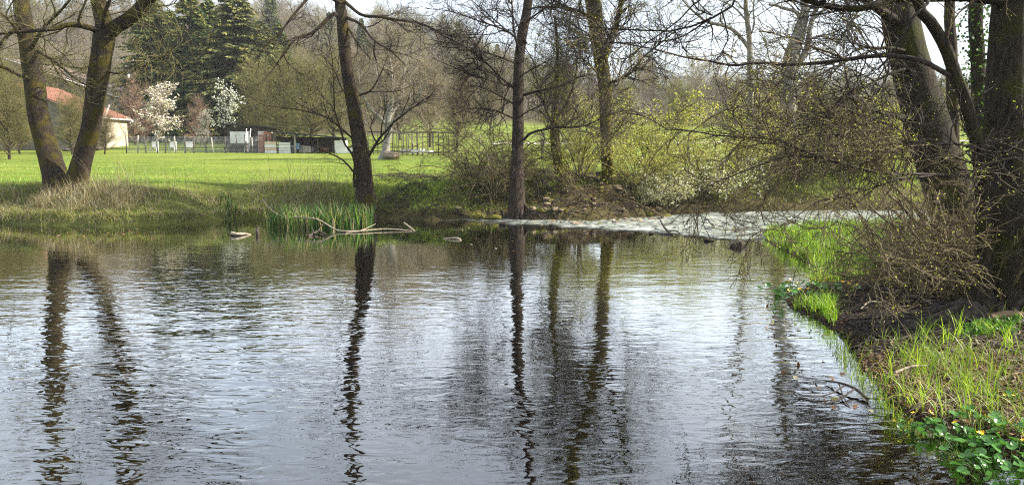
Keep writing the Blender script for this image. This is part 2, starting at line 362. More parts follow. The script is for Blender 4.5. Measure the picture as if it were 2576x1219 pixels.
# ------------------------------------------------------------------ water
def m_water():
    m, nt, out = mat("river_water"); tc = N(nt, "ShaderNodeTexCoord").outputs['Object']
    def mp(s, rz=0, loc=(0, 0, 0)):
        q = N(nt, "ShaderNodeMapping"); q.inputs['Scale'].default_value = s; q.inputs['Rotation'].default_value = (0, 0, rz); q.inputs['Location'].default_value = loc
        nt.links.new(tc, q.inputs[0]); return q.outputs[0]
    w1 = tex(nt, mp((.5, 1.5, 1), .12), 3.1, 1, .45, .6)          # wind ripples, crests across the view
    w2 = tex(nt, mp((.55, 1.25, 1), -.2), 7.5, 1, .5, 1.0)
    w3 = tex(nt, mp((.8, 1.2, 1), .5), .9, 1, .5, .3)
    def mth(op, a, b, c=None):
        n = N(nt, "ShaderNodeMath", operation=op)
        for i, x in enumerate((a, b, c)):
            if x is None: continue
            if isinstance(x, (int, float)): n.inputs[i].default_value = x
            else: nt.links.new(x, n.inputs[i])
        return n.outputs[0]
    h = mth('ADD', mth('MULTIPLY', w1, .0085), mth('ADD', mth('MULTIPLY', w2, .0056), mth('MULTIPLY', w3, .016)))
    # calm lanes and rougher patches, calmer under the far bank
    patch = ramp(nt, tex(nt, mp((.8, .5, 1), .4), .23, 2, .5), [(.38, (.3,)*3), (.62, (1, 1, 1))])
    sy = N(nt, "ShaderNodeSeparateXYZ"); nt.links.new(tc, sy.inputs[0])
    lee = N(nt, "ShaderNodeMapRange"); lee.inputs[1].default_value = 11.5; lee.inputs[2].default_value = 18; lee.inputs[3].default_value = 1; lee.inputs[4].default_value = .22; nt.links.new(sy.outputs[1], lee.inputs[0])
    hh = mth('MULTIPLY', h, mth('MULTIPLY', patch, lee.outputs[0]))
    nor = bump(nt, hh, 1.0, 1.0)
    fr = N(nt, "ShaderNodeFresnel"); fr.inputs[0].default_value = 1.42; nt.links.new(nor, fr.inputs[1])
    gl = N(nt, "ShaderNodeBsdfGlossy"); gl.inputs['Roughness'].default_value = .0; nt.links.new(nor, gl.inputs['Normal'])
    tr = N(nt, "ShaderNodeBsdfTransparent"); tr.inputs[0].default_value = (.5, .43, .25, 1)
    fac = N(nt, "ShaderNodeMath", operation='MULTIPLY', use_clamp=True); nt.links.new(fr.outputs[0], fac.inputs[0]); fac.inputs[1].default_value = 3.3
    x = N(nt, "ShaderNodeMixShader"); nt.links.new(fac.outputs[0], x.inputs[0]); nt.links.new(tr.outputs[0], x.inputs[1]); nt.links.new(gl.outputs[0], x.inputs[2])
    nt.links.new(x.outputs[0], out.inputs[0]); return m
g = G(); g.add([(-75, -12, 0), (80, -12, 0), (80, 36, 0), (-75, 36, 0)], [(0, 1, 2, 3)]); g.build("river_water", m_water(), kind="structure")

def m_rapids():
    m, nt, out = mat("fast_shallow_water"); v = coords(nt, (1.3, .8, 1), rot=(0, 0, .25)); h = tex(nt, v, 1.5, 2, .5, .8); nor = bump(nt, h, .5)
    gl = N(nt, "ShaderNodeBsdfGlossy"); gl.inputs['Roughness'].default_value = .16; gl.inputs[0].default_value = (.85, .88, .9, 1); nt.links.new(nor, gl.inputs['Normal'])
    body = N(nt, "ShaderNodeBsdfDiffuse"); body.inputs[0].default_value = (.22, .24, .21, 1); nt.links.new(nor, body.inputs[2])
    foam = N(nt, "ShaderNodeBsdfDiffuse"); foam.inputs[0].default_value = (.78, .8, .8, 1)
    fr = N(nt, "ShaderNodeFresnel"); fr.inputs[0].default_value = 1.45; nt.links.new(nor, fr.inputs[1])
    x = N(nt, "ShaderNodeMixShader"); nt.links.new(fr.outputs[0], x.inputs[0]); nt.links.new(body.outputs[0], x.inputs[1]); nt.links.new(gl.outputs[0], x.inputs[2])
    a = N(nt, "ShaderNodeAttribute", attribute_name="Col"); sp = N(nt, "ShaderNodeSeparateColor"); nt.links.new(a.outputs[0], sp.inputs[0])
    fn = tex(nt, coords(nt, (.7, .9, 1), rot=(0, 0, .2)), 2.0, 3, .55, 1.2); ad = N(nt, "ShaderNodeMath", operation='ADD'); nt.links.new(fn, ad.inputs[0]); nt.links.new(sp.outputs[0], ad.inputs[1])
    ff = ramp(nt, ad.outputs[0], [(.5, (0, 0, 0)), (.95, (.5, .5, .5))])
    y = N(nt, "ShaderNodeMixShader"); nt.links.new(ff, y.inputs[0]); nt.links.new(x.outputs[0], y.inputs[1]); nt.links.new(foam.outputs[0], y.inputs[2])
    clear = N(nt, "ShaderNodeBsdfTransparent"); w_ = N(nt, "ShaderNodeMixShader"); nt.links.new(sp.outputs[1], w_.inputs[0]); nt.links.new(clear.outputs[0], w_.inputs[1]); nt.links.new(y.outputs[0], w_.inputs[2])
    nt.links.new(w_.outputs[0], out.inputs[0]); return m
# the shallow sill: everything downstream of this line runs fast
sill = np.array([gp(*p)[:2] for p in [(1090, 556), (1160, 559), (1250, 565), (1330, 569), (1450, 576), (1560, 583), (1680, 592), (1790, 602), (1860, 610), (1910, 613), (1930, 608)]])
xs = np.arange(-2.8, 26, .07); rows = 90; ys0 = np.interp(xs, sill[:, 0], sill[:, 1]); ys0 = np.where(xs > sill[-1, 0], sill[-1, 1]+(xs-sill[-1, 0])*1.0, ys0); ys0 = np.where(xs > sill[-1, 0], np.minimum(ys0, 19.5), ys0)
top = np.interp(xs, FARL[:, 0], FARL[:, 1])+1.0; T_ = np.linspace(0, 1, rows)[:, None]**1.3
X = np.broadcast_to(xs, (rows, len(xs))); Y = ys0+(top-ys0)*T_; din = Y-ys0
amp = .09*sstep(0, .5, din)*sstep(-2.8, -.5, X); Z = .014+amp*(np.abs(fbm(X*1.6, Y*3.8, 0, 41, 4)))*1.3
foamA = .24*np.exp(-din/.35)*sstep(0, 2.5, X)*(.5+noise(X*2, Y*2, 0, 48))+.5*fbm(X*.5, Y*1.6, 0, 47)-.02
g = G(); b = (np.arange(rows-1)*len(xs))[:, None]+np.arange(len(xs)-1)[None]
g.add(np.stack([X, Y, Z], -1).reshape(-1, 3), np.stack([b, b+1, b+1+len(xs), b+len(xs)], -1).reshape(-1, 4), 0, np.stack([np.clip(foamA, 0, 1), np.clip(sstep(0, .8, din+.7*(noise(X*2, Y*2, 0, 49)-.5))*(.35+.65*sstep(-1.5, 1.5, X)), 0, .999), 0*foamA], -1).reshape(-1, 3))
g.build("rapids_water", m_rapids(), kind="structure")
# ------------------------------------------------------------------ trees along the river
def limb(pts, r0, r1, K=14, pw=.8):
    """guided limb; pts (px,py,Y) or world triples flagged by len 4"""
    W = np.array([at(*p) if len(p) == 3 else np.array(p[:3]) for p in pts]); P = resample(W, K)
    return P, r0+(r1-r0)*np.linspace(0, 1, K)**pw
def river_tree(name, label, trunks, limbs, bark, twig, seed, n2=60, n3=420, n4=1500, n5=0, L=(2.2, 1.1, .5), crown_from=.35, leafn=0, leafsz=.035, leafc=((.3, .34, .05),),
               lim_mat=None, flare=.7, up=.04, group=None, cat="tree", budn=0, ang=50, lrfac=1.0, extra_parents=None, S=22, wander=.2):
    rng = np.random.default_rng(seed); base = trunks[0][0][:3]
    root = empty(name, base, label=label, cat=cat, group=group); off = np.array(base)
    PP, PR = [], []
    for ti, tr in enumerate(trunks):
        V, F, C = bigtrunk(tr, S=S, K=64, seed=seed+ti*3.3, flare=flare if ti == 0 or True else 0)
        g = G(); g.add(V-off, F); g.build("trunk", bark, root)
        k0 = int(64*crown_from); Q = resample(C[k0:], 14); PP.append(Q[:, :3]); PR.append(Q[:, 3])
    for (P, R) in limbs:
        V, F, C = bigtrunk(np.concatenate([P, R[:, None]], 1), S=8, K=36, seed=seed, ridge=.05, lump=.15)
        g = G(); g.add(V-off, F); g.build("limb", lim_mat or bark, root); PP += [P]*2; PR += [R]*2
    if extra_parents: 
        for (P, R) in extra_parents: PP.append(P); PR.append(R)
    PP, PR = (list(q) for q in zip(*[(resample(np.concatenate([a, b[:, None]], 1), 20)[:, :3], resample(np.concatenate([a, b[:, None]], 1), 20)[:, 3]) for a, b in zip(PP, PR)]))
    PP = np.array(PP); PR = np.array(PR); g = G()
    P2, R2 = grow(rng, PP, PR, n2, L[0], ang, K=9, r=.035*lrfac, rt=.006, wander=.22, up=up)
    P3, R3 = grow(rng, np.concatenate([P2, P2[:, :]]), np.concatenate([R2, R2]), n3, L[1], 45, K=6, r=.012, rt=.0035, wander=.2, up=up)
    P3b, R3b = grow(rng, PP, PR, n3//4, L[1], 55, t0=.3, K=6, r=.012, rt=.0035, wander=.2, up=up)
    P4, R4 = grow(rng, P3, R3, n4, L[2], 42, K=4, r=.0055, rt=.0026, wander=.2, up=up)
    g.tubes(P2-off, R2, 5); g.tubes(P3-off, R3, 3); g.tubes(P3b-off, R3b, 3); g.tubes(P4-off, R4, 3)
    if n5:
        P5, R5 = grow(rng, P4, R4, n5, L[2]*.55, 40, K=3, r=.004, rt=.0024, wander=.2, up=up); g.tubes(P5-off, R5, 3)
    g.build("crown", twig, root, kind="stuff")
    if budn:
        V, F = leaves(rng, P4, budn, .022, .012, .6); gb = G(); gb.add(V-off, F); gb.build("catkins", TWIG_D, root, kind="stuff")
    if leafn:
        V, F = leaves(rng, P4, leafn, leafsz, .03, .6); gl = G(); gl.add(V-off, F, 0, leafcol(rng, leafn, leafc)); gl.build("foliage", LEAF, root, kind="stuff")
    return root
def tr(pts):
    """trunk controls from (px,py,Y,halfwidth_px)"""
    return np.array([[*at(p[0], p[1], p[2]), p[3]*p[2]/FPX] for p in pts])
def ext(T, pts):  # append world points dx,dy,z,r relative to last in x,y
    q = [T[-1]]
    for dx, dy, z, r in pts: q.append(np.array([T[-1][0]+dx, T[-1][1]+dy, z, r]))
    return np.concatenate([T, np.array(q[1:])])
YG = ((.24, .27, .04), (.30, .30, .05), (.18, .22, .04))

# twin-trunked tree on the left
L1 = tr([(148, 478, 23.6, 33), (138, 440, 23.6, 28), (118, 370, 23.7, 25), (98, 290, 23.8, 24), (87, 210, 23.9, 23), (75, 130, 24, 22), (62, 60, 24.1, 19), (52, 0, 24.2, 18)])
L1 = ext(L1, [(-.15, .1, 8.5, .17), (-.1, .3, 11, .12), (.2, .4, 14, .05)])
L2 = tr([(190, 478, 23.5, 28), (200, 430, 23.4, 24), (215, 370, 23.3, 23), (232, 300, 23.2, 22), (243, 220, 23.1, 24), (254, 150, 23, 24), (262, 95, 23, 25), (262, 60, 23, 20), (248, 0, 23, 17)])
L2 = ext(L2, [(.1, -.1, 8.2, .17), (-.2, -.2, 10.5, .12), (-.1, 0, 13.5, .04)])
Y = 23
lim = [limb([(268, 88, Y), (292, 68, Y-.2), (330, 42, Y-.4), (372, 2, Y-.6), (430, -70, Y-.9), (500, -170, Y-1.4), (560, -300, Y-2)], .26, .05),
       limb([(250, 85, Y), (235, 74, Y-.3), (205, 66, Y-.6), (175, 62, Y-.8), (140, 72, Y-1), (80, 78, Y-1.3), (0, 85, Y-1.6), (-80, 100, Y-2)], .10, .02),
       limb([(95, 130, 23.9), (130, 150, 23.4), (165, 178, 23.1), (200, 205, 22.9), (245, 225, 22.6)], .06, .015),
       limb([(85, 200, 23.8), (50, 190, 23.4), (10, 170, 23), (-40, 160, 22.8), (-110, 175, 22.5)], .07, .015),
       limb([(80, 120, 23.8), (110, 70, 23.2), (150, 30, 23), (190, -20, 22.8), (220, -90, 22.6)], .07, .015),
       limb([(245, 165, Y), (225, 168, Y-.2), (205, 172, Y-.5), (180, 168, Y-.7)], .05, .012),
       limb([(64, 60, 24), (30, 80, 23.6), (-10, 130, 23.2), (-30, 210, 22.9), (-10, 290, 22.8), (20, 330, 22.6)], .07, .012),
       limb([(60, 100, 24), (20, 50, 23), (-20, 20, 22.5), (-90, -30, 22)], .06, .015),
       limb([(270, 180, Y), (300, 185, Y-.4), (350, 170, Y-.8), (400, 150, Y-1.2), (450, 110, Y-1.4)], .03, .01),
       limb([(258, 90, Y), (262, 40, Y-.6), (290, -30, Y-1), (340, -120, Y-1.4)], .08, .02)]
river_tree("twin_trunk_tree", "thick mossy tree with two leaning trunks at the left edge of the meadow bank", [L1, L2], lim, BARK_L, TWIG_O, 11, 130, 1000, 4200, L=(2.2, 1.3, .7), crown_from=.3, leafn=5000, leafsz=.03, leafc=YG, flare=.15)

# slim alder in the middle of the near meadow edge
M1 = tr([(922, 510, 23, 27), (918, 470, 23, 22), (914, 420, 23, 21), (903, 350, 23.05, 18.5), (893, 290, 23.1, 17), (882, 230, 23.15, 16), (873, 180, 23.2, 15), (866, 110, 23.3, 14), (861, 50, 23.4, 13.5), (856, 0, 23.5, 13)])
M1 = ext(M1, [(.1, .1, 8.5, .14), (-.1, .2, 11.5, .09), (.1, .2, 14.5, .02)])
Y = 23
lim = [limb([(852, 42, 23.4), (835, 38, Y), (790, 80, Y-.4), (745, 98, Y-.8), (720, 128, Y-1), (690, 170, Y-1.2), (665, 200, Y-1.4)], .075, .012),
       limb([(858, 10, 23.4), (800, -20, Y), (745, 30, Y-.5), (700, 90, Y-.9), (672, 110, Y-1.1), (640, 160, Y-1.3)], .07, .012),
       limb([(868, 5, 23.4), (910, 38, Y), (950, 42, Y-.4), (1010, 52, Y-.8), (1060, 60, Y-1), (1130, 90, Y-1.5), (1200, 95, Y-1.8)], .06, .012),
       limb([(870, 45, 23.3), (905, 60, Y), (935, 95, Y-.4), (955, 112, Y-.5), (985, 130, Y-.7), (1020, 165, Y-1)], .05, .012),
       limb([(876, 70, 23.3), (900, 110, Y), (920, 135, Y-.3), (935, 150, Y-.5)], .035, .01),
       limb([(888, 349, 23), (860, 325, Y-.3), (830, 299, Y-.5), (790, 285, Y-.7), (750, 276, Y-.9), (700, 269, Y-1.1), (660, 262, Y-1.3), (620, 237, Y-1.6)], .035, .008),
       limb([(893, 470, 22.8), (890, 438, Y-.3), (892, 398, Y-.4), (870, 368, Y-.5), (855, 319, Y-.6), (842, 279, Y-.7), (840, 224, Y-.8), (836, 150, Y-.9), (825, 90, Y-1)], .045, .010),
       limb([(924, 398, 23), (954, 349, Y-.3), (972, 330, Y-.4), (989, 309, Y-.5), (1040, 270, Y-.8), (1090, 235, Y-1)], .05, .010),
       limb([(894, 438, 22.7), (875, 415, Y-.5), (855, 398, Y-.7), (810, 378, Y-.9), (760, 358, Y-1.2)], .035, .008),
       limb([(905, 240, 23), (935, 225, Y-.3), (960, 180, Y-.5), (975, 140, Y-.6)], .035, .008),
       limb([(893, 235, 23.1), (865, 230, Y-.3), (840, 175, Y-.6), (815, 140, Y-.7)], .03, .008)]
river_tree("slim_bank_tree", "straight leafless tree rising beside the clump of green sword leaves", [M1], lim, BARK_M, TWIG_D, 23, 70, 480, 1800, L=(1.8, 1.0, .5), crown_from=.5, flare=.12, budn=1500)

# straight grey tree standing on exposed roots
A1 = tr([(1300, 545, 22.8, 24), (1300, 500, 22.8, 21), (1300, 450, 22.85, 18), (1301, 400, 22.9, 16), (1303, 330, 22.95, 14.5), (1303, 260, 23, 13.5), (1304, 200, 23, 13), (1306, 150, 23.1, 12.5), (1315, 80, 23.2, 11.5), (1328, 10, 23.3, 10.5)])
A1 = ext(A1, [(.15, .1, 8.6, .11), (.1, .2, 12, .07), (.2, .3, 15.5, .02)])
Y = 23
def fan(x0, y0, x1, y1, Y0, Y1, r0=.03, sag=0): return limb([(x0, y0, Y0), ((x0*2+x1)/3, (y0*2+y1)/3-sag, (Y0*2+Y1)/3), ((x0+x1*2)/3, (y0+2*y1)/3-sag, (Y0+Y1*2)/3), (x1, y1, Y1)], r0, .008)
lim = [limb([(1297, 225, 23), (1260, 195, Y-.3), (1235, 169, Y-.5), (1185, 129, Y-.9), (1135, 100, Y-1.2), (1086, 75, Y-1.5), (1030, 45, Y-1.9)], .045, .008),
       limb([(1308, 110, 23), (1285, 85, Y-.2), (1250, 68, Y-.5), (1210, 55, Y-.8), (1136, 30, Y-1.2), (1070, 22, Y-1.6)], .035, .008),
       fan(1298, 222, 1090, 148, 23, 21.5, .035, -4), fan(1300, 160, 1080, 100, 23, 21.3, .03, 6), fan(1302, 100, 1150, -30, 23, 21.6, .03),
       limb([(1306, 130, 23), (1293, 80, Y-.2), (1290, 40, Y-.3), (1287, -20, Y-.4), (1290, -100, Y-.5)], .04, .01),
       limb([(1315, 240, 23), (1355, 229, Y-.2), (1385, 222, Y-.3), (1415, 214, Y-.4), (1474, 189, Y-.6), (1530, 200, Y-.9)], .05, .010),
       limb([(1318, 352, 22.9), (1335, 335, Y-.4), (1360, 328, Y-.6), (1405, 320, Y-.9), (1465, 318, Y-1.3), (1530, 290, Y-1.7), (1590, 275, Y-2)], .045, .008),
       limb([(1328, 25, 23.2), (1360, 18, Y-.2), (1420, 22, Y-.4), (1480, 50, Y-.8), (1530, 80, Y-1.1)], .035, .008),
       fan(1318, 60, 1450, -40, 23.1, 22, .035), fan(1310, 190, 1420, 130, 23, 22, .03), fan(1325, 110, 1240, -60, 23.1, 22, .03),
       fan(1296, 300, 1130, 290, 22.9, 21.6, .03, 20), fan(1297, 265, 1180, 210, 22.9, 24.3, .03, 5), fan(1312, 290, 1410, 260, 22.9, 22, .025, 8)]
river_tree("straight_grey_tree", "straight grey tree with horizontal branches standing on washed-out roots at the waterline", [A1], lim, BARK_G, TWIG_D, 31, 230, 1700, 6500, L=(1.8, 1.0, .5), crown_from=.4, flare=.0, budn=12000, ang=60, up=.0)

# leaning mossy tree behind it, ivy on the stem
B1 = tr([(1532, 500, 25.4, 26), (1530, 450, 25.4, 17), (1527, 380, 25.4, 15), (1524, 300, 25.4, 15), (1522, 220, 25.4, 16), (1512, 150, 25.4, 18), (1500, 70, 25.4, 18), (1490, 0, 25.4, 19)])
B1 = ext(B1, [(-.4, .2, 9, .22), (-.9, .4, 12.5, .13), (-1.2, .5, 16, .03)])
Y = 25.3
lim = [limb([(1516, 160, Y), (1530, 115, Y), (1545, 80, Y-.1), (1556, 40, Y-.2), (1566, -10, Y-.3), (1590, -90, Y-.5), (1600, -180, Y-.8)], .14, .03),
       limb([(1528, 210, Y), (1560, 200, Y-.2), (1590, 180, Y-.4), (1618, 145, Y-.6), (1660, 110, Y-.9), (1720, 60, Y-1.2)], .06, .012),
       limb([(1495, 50, Y), (1460, 30, Y-.3), (1430, 20, Y-.6), (1390, 0, Y-.9), (1340, -40, Y-1.1)], .07, .012),
       limb([(1505, 110, Y), (1480, 90, Y-.3), (1450, 85, Y-.6), (1420, 60, Y-.8)], .04, .01),
       fan(1508, 190, 1440, 120, 25.3, 24, .04), fan(1490, 10, 1560, -120, 25.3, 24.6, .06), fan(1485, -40, 1400, -160, 25.3, 24.6, .06)]
river_tree("mossy_leaning_tree", "tree with yellow-green moss and ivy up its forked leaning trunk", [B1], lim, BARK_Y, TWIG_D, 37, 200, 1500, 6000, L=(2.3, 1.2, .6), crown_from=.35, leafn=9000, leafsz=.045, leafc=YG+((.3, .32, .06),), flare=.3, budn=8000)

# two pale forked trees further back on the right
C1 = tr([(1992, 480, 31, 26), (1985, 400, 31, 22), (1983, 300, 31, 20), (1983, 200, 31, 19), (1994, 130, 31, 18), (2012, 80, 31, 15), (2024, 35, 31, 10), (2024, -20, 31, 9)])
C1 = ext(C1, [(.1, 0, 11, .11), (-.2, .3, 14, .05)])
Y = 31
lim = [limb([(1992, 195, Y), (2010, 160, Y), (2030, 120, Y-.1), (2038, 70, Y-.1), (2050, 30, Y-.1), (2074, -20, Y-.3), (2090, -120, Y-.4)], .16, .04),
       limb([(2018, 55, Y), (2001, 30, Y-.1), (1975, 22, Y-.2), (1952, 14, Y-.3), (1935, 12, Y-.4)], .09, .05),
       limb([(1976, 190, Y), (1960, 172, Y-.4), (1935, 160, Y-.6), (1905, 150, Y-.8), (1890, 160, Y-1)], .07, .02),
       limb([(2030, 100, Y), (2070, 92, Y-.3), (2110, 110, Y-.6), (2125, 125, Y-.8)], .06, .02),
       limb([(2045, 50, Y), (2100, 0, Y-.2), (2160, -60, Y-.4)], .06, .02), limb([(2024, -5, Y), (1970, -60, Y-.2), (1900, -130, Y-.4)], .06, .02)]
river_tree("pollard_tree", "pale grey forked tree with a stubby cut limb against the white sky", [C1], lim, BARK_P, TWIG_O, 41, 50, 330, 1300, L=(2.0, 1.1, .6), leafn=2500, leafsz=.05, leafc=YG, flare=.3)
C2 = tr([(1890, 470, 33, 12), (1888, 380, 33, 9), (1888, 280, 33, 8), (1887, 174, 33, 7), (1886, 110, 33, 6.5), (1880, 50, 33, 6), (1876, 0, 33, 5.5)])
C2 = ext(C2, [(-.1, 0, 12, .06), (0, .2, 15, .02)]); Y = 33
lim = [limb([(1886, 125, Y), (1868, 100, Y), (1842, 75, Y-.1), (1810, 62, Y-.2), (1782, 57, Y-.3), (1757, 40, Y-.4), (1730, 15, Y-.5), (1700, -20, Y-.7)], .10, .03),
       limb([(1887, 95, Y), (1897, 60, Y-.1), (1895, 20, Y-.2), (1905, -40, Y-.3)], .05, .02), limb([(1884, 60, Y), (1850, 22, Y-.1), (1820, 5, Y-.2), (1780, -10, Y-.3)], .05, .02),
       limb([(1888, 240, Y), (1915, 200, Y-.2), (1925, 165, Y-.3)], .04, .015)]
river_tree("slender_forked_tree", "slender pale tree with a long curved side limb beyond the rapids", [C2], lim, BARK_P, TWIG_O, 43, 40, 260, 1000, L=(1.8, 1.0, .55), leafn=2000, leafsz=.05, leafc=YG, flare=.3)

# fruit tree standing in the meadow
D1 = tr([(968, 402, 46.7, 18), (970, 380, 46.7, 11), (974, 350, 46.7, 9), (977, 325, 46.7, 9), (975, 300, 46.7, 8), (985, 260, 46.7, 5), (990, 200, 46.7, 3)]); Y = 46.7
lim = [limb([(977, 320, Y), (1000, 295, Y-.3), (1030, 270, Y-.8), (1060, 230, Y-1.2), (1090, 170, Y-1.5)], .14, .03), limb([(975, 318, Y), (955, 295, Y-.3), (930, 270, Y-.6), (905, 220, Y-.8), (900, 160, Y-1)], .14, .03),
       limb([(977, 310, Y), (975, 260, Y+.5), (950, 200, Y+1), (945, 130, Y+1.4)], .12, .03), limb([(978, 300, Y), (1010, 240, Y+.6), (1020, 160, Y+1), (1040, 100, Y+1)], .12, .03),
       limb([(978, 330, Y), (1010, 335, Y-.5), (1050, 325, Y-1), (1100, 300, Y-1.4)], .08, .02), limb([(985, 260, Y), (985, 180, Y-.6), (975, 110, Y-.9), (990, 70, Y-1)], .10, .03)]
river_tree("meadow_tree", "round grey-twigged tree standing alone in the meadow beside the wire pen", [D1], lim, BARK_P, TWIG_F, 47, 130, 1100, 3600, L=(2.3, 1.3, .75), crown_from=.5, leafn=5000, leafsz=.06, leafc=((.17, .17, .05), (.22, .17, .08)), flare=.3, lrfac=1.2)

# ------------------------------------------------------------------ right hand group of alders on the near bank
RA = tr([(2452, 700, 12.6, 80), (2436, 640, 12.6, 62), (2405, 540, 12.7, 56), (2368, 430, 12.8, 52), (2335, 320, 12.9, 49), (2303, 210, 13, 46), (2278, 110, 13.1, 43), (2262, 30, 13.2, 41), (2250, -40, 13.3, 39)])
RA = ext(RA, [(-.2, .2, 7.5, .24), (-.3, .5, 10.5, .16), (0, .6, 14, .04)])
river_tree("leaning_alder", "massive dark trunk leaning left behind the thicket on the right bank", [RA], [limb([(2262, 60, 13), (2190, 10, 12.6), (2110, -50, 12), (2000, -160, 11.5)], .09, .02), limb([(2300, 300, 12.8), (2240, 290, 12.2), (2172, 269, 11.8), (2120, 279, 11.4), (2061, 299, 11), (1960, 330, 10.6), (1880, 345, 10.3)], .06, .008),
    limb([(2290, 170, 12.9), (2230, 190, 12.3), (2160, 230, 11.9), (2100, 270, 11.5), (2060, 330, 11.3)], .03, .006), limb([(2285, 130, 12.9), (2220, 120, 12.3), (2140, 150, 11.9), (2060, 190, 11.5), (1990, 240, 11.3)], .03, .006)],
    BARK_R, TWIG_D, 53, 90, 700, 2800, L=(1.8, 1.0, .45), leafn=2600, leafsz=.022, leafc=YG, flare=.5, up=.0, S=30, crown_from=.55, budn=4000)
RB = tr([(2556, 800, 8.7, 78), (2550, 740, 8.7, 60), (2542, 640, 8.75, 53), (2534, 500, 8.8, 49), (2531, 380, 8.8, 50), (2533, 260, 8.8, 49), (2540, 140, 8.85, 47), (2545, 0, 8.9, 42)])
RB = ext(RB, [(.1, 0, 5.5, .19), (.1, .1, 9, .14), (-.1, .2, 13, .04)])
Yb = 8.8
limB = [limb([(2520, 5, 8.8), (2440, -6, 8.7), (2340, -4, 8.6), (2255, -2, 8.5), (2215, 8, 8.4), (2180, 20, 8.3), (2130, 22, 8.2), (2075, 14, 8.1), (2035, 2, 8.0), (1980, -20, 7.8), (1900, -60, 7.6), (1800, -110, 7.2)], .055, .02, K=20),
        limb([(2560, 395, 8.7), (2518, 403, 8.4), (2463, 413, 8.1), (2404, 397, 7.9), (2350, 398, 7.8), (2304, 408, 7.7), (2250, 398, 7.6), (2190, 400, 7.5)], .022, .005)]
river_tree("upright_alder", "upright rough-barked trunk at the right edge of the bank, sunlit on its far side", [RB], limB, BARK_R, TWIG_D, 59, 36, 330, 1300, L=(1.3, .75, .35), leafn=1200, leafsz=.02, leafc=YG, flare=.45, S=34, crown_from=.45)
RC = tr([(2462, 800, 8.5, 44), (2468, 760, 8.5, 26), (2471, 680, 8.5, 19), (2472, 600, 8.5, 17), (2471, 500, 8.5, 16.5), (2466, 430, 8.5, 15), (2455, 350, 8.5, 14.5), (2430, 260, 8.5, 14), (2404, 189, 8.5, 14), (2379, 120, 8.5, 13.5), (2345, 60, 8.5, 13), (2309, 5, 8.5, 12)])
RC = ext(RC, [(-.25, 0, 4.8, .05), (-.6, .1, 6.5, .035), (-.7, .1, 8.5, .015)])
limC = [limb([(2404, 195, 8.5), (2379, 186, 8.5), (2329, 156, 8.5), (2279, 145, 8.6), (2219, 140, 8.8), (2130, 149, 9), (2055, 159, 9.1), (1980, 163, 9.2), (1946, 160, 9.3), (1900, 158, 9.4), (1842, 165, 9.5), (1782, 153, 9.6), (1722, 144, 9.7), (1633, 121, 9.8), (1533, 105, 10)], .032, .007, K=26),
        limb([(2474, 462, 8.5), (2429, 444, 8.2), (2359, 441, 8), (2299, 438, 7.9), (2239, 438, 7.8), (2180, 428, 7.7), (2105, 408, 7.7), (2055, 393, 7.7), (2006, 373, 7.7), (1961, 353, 7.8), (1882, 345, 7.9), (1797, 340, 8), (1732, 327, 8.1), (1672, 324, 8.2), (1633, 296, 8.3), (1573, 284, 8.4)], .024, .004, K=28),
        limb([(2359, 441, 8), (2299, 447, 7.8), (2249, 455, 7.6), (2180, 478, 7.5), (2105, 498, 7.4), (2055, 508, 7.3), (2005, 543, 7.2), (1960, 570, 7.1)], .013, .003, K=18),
        limb([(2105, 408, 7.7), (2040, 396, 7.7), (1981, 393, 7.7), (1892, 423, 7.7), (1842, 443, 7.7), (1792, 463, 7.7), (1752, 498, 7.8), (1697, 513, 7.9)], .011, .003, K=18),
        limb([(2463, 375, 8.5), (2400, 362, 8.3), (2299, 364, 8.1), (2259, 350, 8), (2215, 335, 7.9), (2180, 325, 7.8), (2145, 333, 7.7), (2080, 340, 7.6), (2000, 345, 7.6)], .018, .004, K=18),
        limb([(1985, 396, 7.7), (1998, 430, 7.7), (1980, 470, 7.7), (1966, 500, 7.7)], .007, .003, K=10),
        limb([(2470, 640, 8.5), (2440, 680, 8.2), (2380, 672, 7.9), (2290, 640, 7.7), (2200, 590, 7.5), (2140, 570, 7.4), (2080, 545, 7.3)], .012, .003, K=16)]
river_tree("crooked_alder", "thin crooked stem in front of the upright alder sending long bare boughs over the rapids", [RC], limC, BARK_R, TWIG_B, 61, 90, 760, 2700, n5=500, L=(1.05, .75, .34), leafn=5200, leafsz=.017, leafc=((.46, .50, .05), (.38, .42, .06), (.50, .46, .08)), flare=.3, S=20, crown_from=.25, up=-.045, lim_mat=TWIG_D, lrfac=.35)
# boughs of trees outside the frame overhead belong to an alder further right
RD = np.array([[8.2, 8.6, .1, .3], [8.1, 8.6, 2, .24], [8.0, 8.5, 5, .2], [7.7, 8.4, 8, .16], [7.6, 8.3, 11, .06]])
limD = [limb([(8.0, 8.5, 4.7, 0), (6.6, 8.3, 4.8, 0), (5.2, 8.0, 4.5, 0), (1900, -40, 7.7), (1862, 0, 7.6), (1832, 22, 7.6), (1782, 50, 7.6), (1730, 68, 7.6), (1682, 80, 7.7), (1633, 77, 7.7), (1533, 72, 7.8), (1470, 66, 7.9)], .045, .005, K=26),
        limb([(1782, 50, 7.6), (1720, 90, 7.7), (1660, 105, 7.8), (1583, 107, 7.9), (1533, 106, 8)], .010, .003, K=12),
        limb([(8.0, 8.5, 5.2, 0), (6.2, 8.9, 5.6, 0), (4.6, 9.0, 5.4, 0), (1762, 0, 9), (1722, 45, 9), (1670, 75, 9), (1600, 130, 9), (1560, 160, 9)], .04, .005, K=20)]
river_tree("overhanging_alder", "alder just past the right edge whose bough arches down from the top of the picture", [RD], limD, BARK_R, TWIG_D, 67, 40, 380, 1500, L=(.9, .6, .3), leafn=600, leafsz=.018, leafc=YG, flare=.3, crown_from=.4, lrfac=.4)

